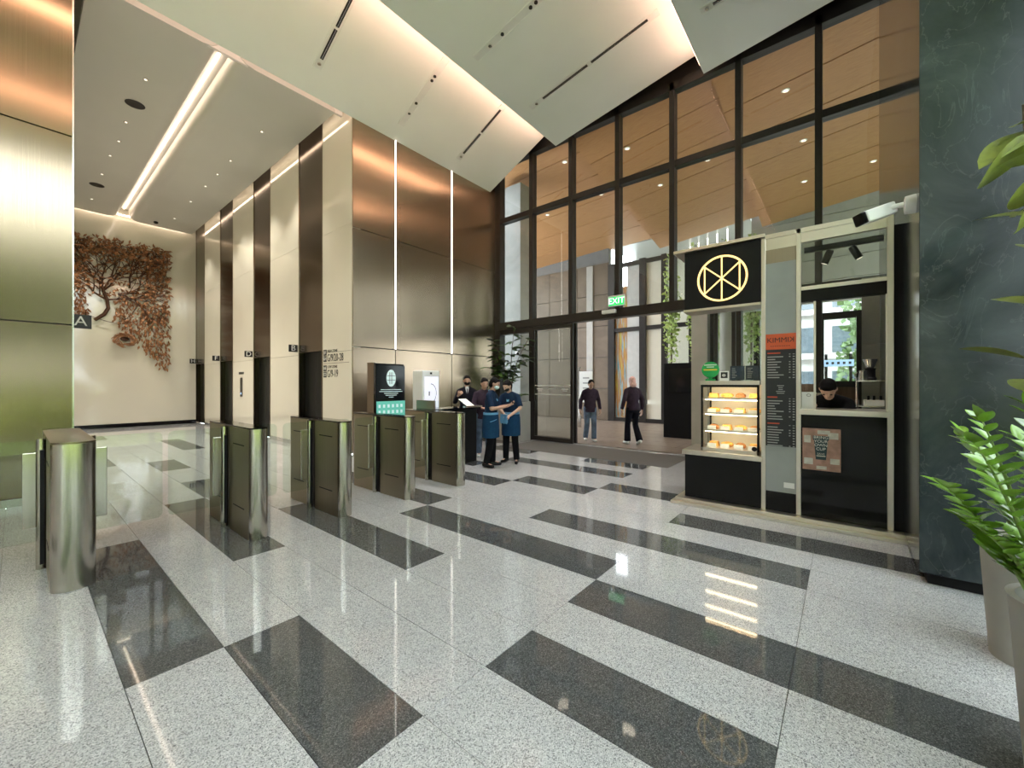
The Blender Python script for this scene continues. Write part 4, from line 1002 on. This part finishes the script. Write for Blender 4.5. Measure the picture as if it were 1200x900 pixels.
# planter box with ficus by the bronze corner
pb = thing('planter_box', 'pale grey planter box in the corner by the glass front', 'planter', (8.75, 7.2, 0))
MB().box(8.45, 9.02, 6.72, 7.85, 0, 1.07).build('box', 'pot_grey', pb, bevel=.01); MB().box(8.5, 8.97, 6.77, 7.8, 1.07, 1.08).build('soil', 'soil', pb)
fc = thing('ficus_tree', 'tall fiddle leaf ficus growing from the pale planter box', 'plant', (8.7, 7.2, 1.08)); off = V((8.7, 7.2, 1.08))
rg = random.Random(9)
for tx, ty, tz in ((8.45, 7.6, 2.75), (8.65, 7.0, 3.1), (8.72, 6.7, 2.2), (8.4, 7.5, 2.3), (8.5, 7.2, 1.9), (8.3, 7.7, 2.0), (8.75, 6.6, 2.75)):
    pts = curve((8.7+rg.uniform(-.1, .1), 7.25+rg.uniform(-.2, .2), 1.08), (8.68, 7.2, 1.9), (tx, ty, tz), 12)
    st = MB().tube(pts, [.02-.001*k for k in range(13)], 6).build('stem', 'bark', fc, smooth='all')
    for k in range(5, 13):
        for q in range(3):
            an = rg.uniform(0, 2*PI); inst(FL if rg.random() < .4 else ML, 'leaf', st, mtx=frame(pts[k]-off, (math.cos(an), math.sin(an), rg.uniform(-.2, .5)), (0, 0, 1), rg.uniform(.2, .34), rg.uniform(-.5, .5)))
sb = thing('leafy_shrub', 'low leafy shrub in the planter box behind the staff', 'plant', (8.65, 6.95, 1.08)); off = V((8.65, 6.95, 1.08)); 
for k in range(8):
    an = k*.8; pts = curve((8.65, 6.9, 1.08), (8.65+.1*math.cos(an), 6.9+.1*math.sin(an), 1.3), (8.65+.3*math.cos(an), 6.9+.3*math.sin(an), 1.25), 6)
    st = MB().tube(pts, .007, 5).build('stem', 'stem_green', sb)
    for q in range(2, 7):
        for s_ in range(2): a2 = rg.uniform(0, 6.3); inst(ML, 'leaf', st, mtx=frame(pts[q]-off, (math.cos(a2), math.sin(a2), .4), (0, 0, 1), rg.uniform(.1, .16)))

# ------------------------------------------------------------------ outside the glass front
fo = MB().box(XE+.15, 40, -14, 30, -.2, -.01).build('floor_outside', 'joint'); fo['kind'] = 'structure'
PM = MB().box(0, .79, 0, 1.98, 0, .01).mesh('paving_slab', 'deck')
for i in range(9):
    for j in range(7):
        o = inst(PM, 'paving_slab', fo); o.location = V((XE+.16+i*.8, 1.2+j*1.99, -.01))-V(OFF['floor_outside'])
MB().box(XE+.15+7.21, 40, -14, 30, -.008, 0).build('pavement', 'paving', fo); MB().box(XE+.15, XE+7.36, -14, 1.19, -.008, 0).box(XE+.15, XE+7.36, 15.14, 30, -.008, 0).build('pavement', 'paving', fo)
# wooden soffit: boards across, folded like the hall ceiling
so = struct('ceiling_soffit', (12, 3, 8))
zs = lambda X: 8.22-.165*(X-9.2)
ys = [(15.0, 5.72, 1.0), (5.68, 2.22, 1.0), (2.18, -1.6, 1.0), (-1.64, -8, 1.0)]
for fi, (ya, yb, _) in enumerate(ys):
    for k in range(6):
        xa, xb = 9.36+k*1.15, 9.36+(k+1)*1.15-.03
        up_ = .42*abs(ya-yb)/3.5 if fi else .5
        P = lambda x, y, dz: (x, y, zs(x)+dz-.12)
        MB().hexa([P(xa, yb, up_), P(xb, yb, up_), P(xb, ya, 0), P(xa, ya, 0), P(xa, yb, up_+.06), P(xb, yb, up_+.06), P(xb, ya, .06), P(xa, ya, .06)]).build('soffit_board', 'soffit_wood', so)
MB().hexa([(9.35, -8, 8.72), (16.3, -8, 7.75), (16.3, 15, 7.75), (9.35, 15, 8.72), (9.35, -8, 8.9), (16.3, -8, 7.95), (16.3, 15, 7.95), (9.35, 15, 8.9)]).build('upper_slab', 'roof_dark', so)
for k, (x, y) in enumerate([(10.6, 6.6), (12.6, 6.4), (14.4, 6.5), (10.6, 4.6), (12.6, 4.4), (14.4, 4.6), (10.7, 1.0), (12.6, .8), (14.4, .9), (12.6, 8.6), (14.6, -.6), (12.4, 3.0)]):
    fi = 0 if y > 5.7 else (1 if y > 2.2 else 2); ya, yb, _ = ys[fi]; up_ = .42*abs(ya-yb)/3.5 if fi else .5
    z = zs(x)-.12+up_*(ya-y)/(ya-yb)
    t_ = thing('soffit_downlight', 'small round downlight in the wooden soffit outside', 'downlight', (x, y, z), 0, 'soffit downlights')
    MB().lathe([(.08, z-.012), (.08, z+.0)], (x, y), 18).build('ring', 'white_plastic', t_); MB().lathe([(.05, z-.018), (.05, z-.012)], (x, y), 14).build('lens', 'downlight', t_)
    l = bpy.data.lights.new('soffit_beam', 'SPOT'); l.energy = 70; l.spot_size = 2.0; l.spot_blend = .9; l.color = (1, .86, .68); l.shadow_soft_size = .2
    lo = bpy.data.objects.new('lamp', l); COL.objects.link(lo); lo.parent = t_; lo.location = (0, 0, -.05)
# stone building across the porch
ws = struct('wall_outside', (16.1, 11, 0))
for i in range(5):
    for j in range(5):
        y1 = 7.8+i*1.5; MB().box(16.0, 16.25, y1+.01, y1+1.49, j*1.35+.01, j*1.35+1.34).build('stone_block', 'brown_stone', ws, bevel=.006)
MB().box(16.05, 16.3, 7.8, 15.4, 0, 7.6).build('backing', 'joint', ws)
MB().box(15.94, 16.0, 8.5, 8.8, 0, 6.7).build('pale_strip', 'pot_grey', ws)
text('G', .4, 'lettering', 'ink_grey', ws, FX, (15.93, 8.65, 2.05), .002)
pr_ = MB().box(10.2, 10.75, 8.0, 8.75, 0, 8.0).build('stone_pier', 'pier_stone', bevel=.01); tag(pr_, 'pale stone pier outside beside the corner of the glass front', 'pier')
for k, (z, nm) in enumerate(((3.15, 'upper'), (2.55, 'lower'))):
    t_ = thing('pier_camera', '%s white camera on the pale stone pier' % nm, 'camera', (10.15, 8.1, z), 0, 'cameras on the stone pier')
    MB().box(10.14, 10.21, 8.06, 8.16, z-.05, z+.06).build('mount', 'white_plastic', t_, bevel=.01); MB().tube([(10.14, 8.1, z), (10.0, 7.95, z-.04)], [.045, .05], 14).build('housing', 'white_plastic', t_); MB().tube([(10.0, 7.95, z-.04), (9.99, 7.94, z-.043)], .04, 14).build('lens', 'black', t_)
w3 = struct('window_3', (16, 5.5, 0))
for y, hw in ((7.62, .14), (6.27, .13), (5.42, .10), (4.4, .1), (3.3, .1)): MB().box(15.9, 16.1, y-hw, y+hw, 0, 6.6).build('mullion', 'frame_dark', w3)
for z in (0, 3.72, 6.4): MB().box(15.92, 16.08, 3.2, 7.76, z, z+.16).build('transom', 'frame_dark', w3)
MB().box(16.02, 16.05, 6.95, 7.48, .16, 5.6).build('art_strip', 'art_print', w3)
MB().box(16.02, 16.05, 6.40, 6.95, .16, 6.4).build('pale_panel', 'far_white', w3)
MB().box(16.02, 16.05, 5.52, 6.14, .9, 6.4).build('pale_panel', 'cream_trim', w3); MB().box(16.02, 16.05, 5.52, 6.14, .16, .75).build('lit_panel', 'cream_trim', w3)
for a, b_ in ((4.5, 5.32), (3.4, 4.3)): MB().box(16.0, 16.02, a, b_, .16, 6.4).build('pane', 'facade_glass', w3)
for k in range(5):
    o = MB().box(17.0+.3*k, 17.03+.3*k, 3.4+.42*k, 3.43+.42*k, 4.6, 7.42).build('pendant_tube', 'led_white'); tag(o, 'thin glowing pendant tube in the building across the porch', 'pendant', 'pendant tubes')
MB().box(19, 19.2, 2.6, 7.8, 0, 7.4).build('wall_shop', 'cream_trim')['kind'] = 'structure'
MB().box(16.3, 19.2, 2.6, 7.8, 7.4, 7.55).build('ceiling_shop', 'grey_panel')['kind'] = 'structure'
t_ = thing('info_board', 'pale information board on a stand outside the doors', 'board', (12.8, 7.05, 0))
MB().box(12.78, 12.84, 6.85, 7.35, .9, 2.0).build('board', 'white_paper', t_); MB().box(12.8, 12.85, 7.3, 7.42, 0, 2.15).build('post', 'steel', t_)
mb = MB()
for k in range(4): mb.box(12.775, 12.78, 6.95, 7.2, 1.2+.18*k, 1.25+.18*k)
mb.build('board_print', 'ink_grey', t_)['kind'] = 'stuff'
o = MB().box(8.95, 9.3, 2.17, 2.48, 0, 3.13).build('beige_pier', 'concrete_beige', bevel=.006); tag(o, 'beige square pier beside the sliding door behind the pastry case', 'pier')
o = MB().lathe([(.22, 0), (.22, 3.4)], (11.2, 2.2), 32).build('round_column', 'concrete_beige', smooth=True); tag(o, 'round beige column outside behind the pastry case', 'column')
o = MB().box(10.5, 12.0, 1.4, 3.0, 3.4, 3.6).build('entrance_canopy', 'grey_panel', bevel=.01); tag(o, 'flat grey canopy slab on the round beige column', 'canopy')
t_ = thing('black_cabinet', 'dark freestanding cabinet outside the right door leaf', 'cabinet', (12.2, 3.6, 0))
MB().box(12.0, 12.5, 3.1, 4.1, 0, 2.15).build('body', 'black', t_, bevel=.01); MB().box(11.99, 12.0, 3.25, 3.95, 1.3, 2.0).build('screen', 'screen_black', t_); MB().box(11.98, 12.0, 3.2, 3.24, .8, 1.3).build('handle', 'steel_smooth', t_)
# hanging greenery, hedge and far buildings beyond the porch
def foliage(name, label, cat, c, r, n, mat, leaf=.22, seed=1, group=None, trunk=None):
    rg = random.Random(seed); mb = MB()
    t_ = thing(name, label, cat, (c[0], c[1], 0), 0, group)
    for _ in range(n):
        p = V((rg.gauss(0, .42), rg.gauss(0, .42), rg.gauss(0, .42)))
        if p.length > 1: p.normalize()
        q = V((c[0]+p.x*r[0], c[1]+p.y*r[1], max(.02, c[2]+p.z*r[2]))); s_ = rg.uniform(.6, 1.3)*leaf
        a = V((rg.uniform(-1, 1), rg.uniform(-1, 1), rg.uniform(-1, 1))).normalized(); b_ = a.orthogonal().normalized()*s_*.5; a *= s_
        mb.add([q, q+a*.5+b_, q+a, q+a*.5-b_], [(0, 1, 2, 3)])
    mb.build('foliage', mat, t_)
    if trunk: MB().tube([(c[0], c[1], 0), (c[0]+.1, c[1]-.1, c[2]*.5), (c[0], c[1], c[2]+r[2]*.3)], [trunk, trunk*.8, trunk*.4], 8).build('trunk', 'bark', t_)
    else: MB().tube([(c[0], c[1], 0), (c[0], c[1], max(.2, c[2]))], .03, 6).build('stem', 'bark', t_)
    return t_
for k in range(4):
    foliage('hanging_vine', 'hanging green vine curtain beyond the porch columns', 'vine', (15.2, 4.9-k*.85, 4.3), (.25, .3, 2.2), 700, 'foliage_light', .14, 20+k, 'hanging vines')
foliage('far_tree', 'green tree outside behind the round beige column', 'tree', (22, -1.6, 3.2), (1.8, 1.8, 3.6), 2600, 'foliage_mid', .3, 31, None, .14)
foliage('far_tree', 'darker green tree outside behind the kiosk window', 'tree', (25, -6.2, 3.6), (1.8, 1.8, 3.2), 2200, 'foliage_mid', .3, 32, None, .14)
w4 = struct('wall_fascia', (16.6, -2.7, 4))
for k in range(5): MB().box(16.5, 16.7, -9, 2.55, 4.2+k*.7, 4.88+k*.7).build('fascia_board', 'fascia_grey', w4)
for y in (-8.8, 2.4): MB().box(16.55, 16.7, y-.1, y+.1, 0, 4.2).build('post', 'frame_dark', w4)
bd = thing('far_building', 'white building with dark windows across the street', 'building', (30, 0, 0))
MB().box(30, 34, -16, 8, 0, 16).build('wall', 'far_white', bd)
WM = MB().box(0, .06, 0, 1.2, 0, 1.5).mesh('window', 'far_glass'); BM = MB().box(0, .5, 0, 1.8, 0, .12).mesh('balcony', 'far_white')
for i in range(11):
    for j in range(6):
        inst(WM, 'window', bd, (-.05, -15+i*2.05, .8+j*2.6)); inst(BM, 'balcony', bd, (-.5, -15.3+i*2.05, .4+j*2.6))
bw = thing('street_planter_wall', 'brown wood low wall with a lit blue menu strip behind the kiosk', 'low wall', (13, -.6, 0))
MB().box(13.0, 13.2, -3.0, .9, 0, 1.55).build('body', 'brown_wood', bw)
for k in range(6): MB().box(12.985, 13.0, -3.0, .9, .1+k*.24, .115+k*.24).build('board_gap', 'black', bw)
MB().box(12.9, 12.95, -.18, .42, 1.99, 2.15).build('menu_strip', 'screen_sky', bw)
for y in (-.12, .36): MB().box(12.95, 13.0, y-.03, y+.03, 1.5, 2.3).build('strip_post', 'frame_dark', bw)
for k in range(5): MB().box(12.893, 12.9, -.13+k*.11, -.08+k*.11, 2.04, 2.10).build('strip_icon', 'ink_black', bw)

# ------------------------------------------------------------------ garden behind the camera
gr = MB().box(-60, 30, -90, YG-.25, -.3, -.05).build('ground', 'lawn'); gr['kind'] = 'structure'
for k in range(6):
    x = -16+k*5.4
    foliage('garden_tree', 'garden tree standing on the lawn beyond the glazing', 'tree', (x, -9.0-(k % 3)*.4, 4.6+(k % 2)*.5), (2.2, 1.4, 3.4), 3600, ('foliage_light', 'foliage_garden')[k % 2], .42, 50+k, 'garden trees', .12)
for k in range(9):
    foliage('garden_hedge', 'rounded light green hedge bush on the lawn', 'bush', (-18+k*4.2, -14.5, .9), (1.95, 1.0, 1.1), 900, 'foliage_light', .3, 70+k, 'hedge bushes')
for k in range(6):
    foliage('tall_garden_tree', 'tall dense tree in the back row beyond the lawn', 'tree', (-19+k*6.6, -20, 6), (2.8, 2.0, 5.2), 4200, ('foliage_garden', 'foliage_light')[k % 2], .55, 90+k, 'back row trees', .2)
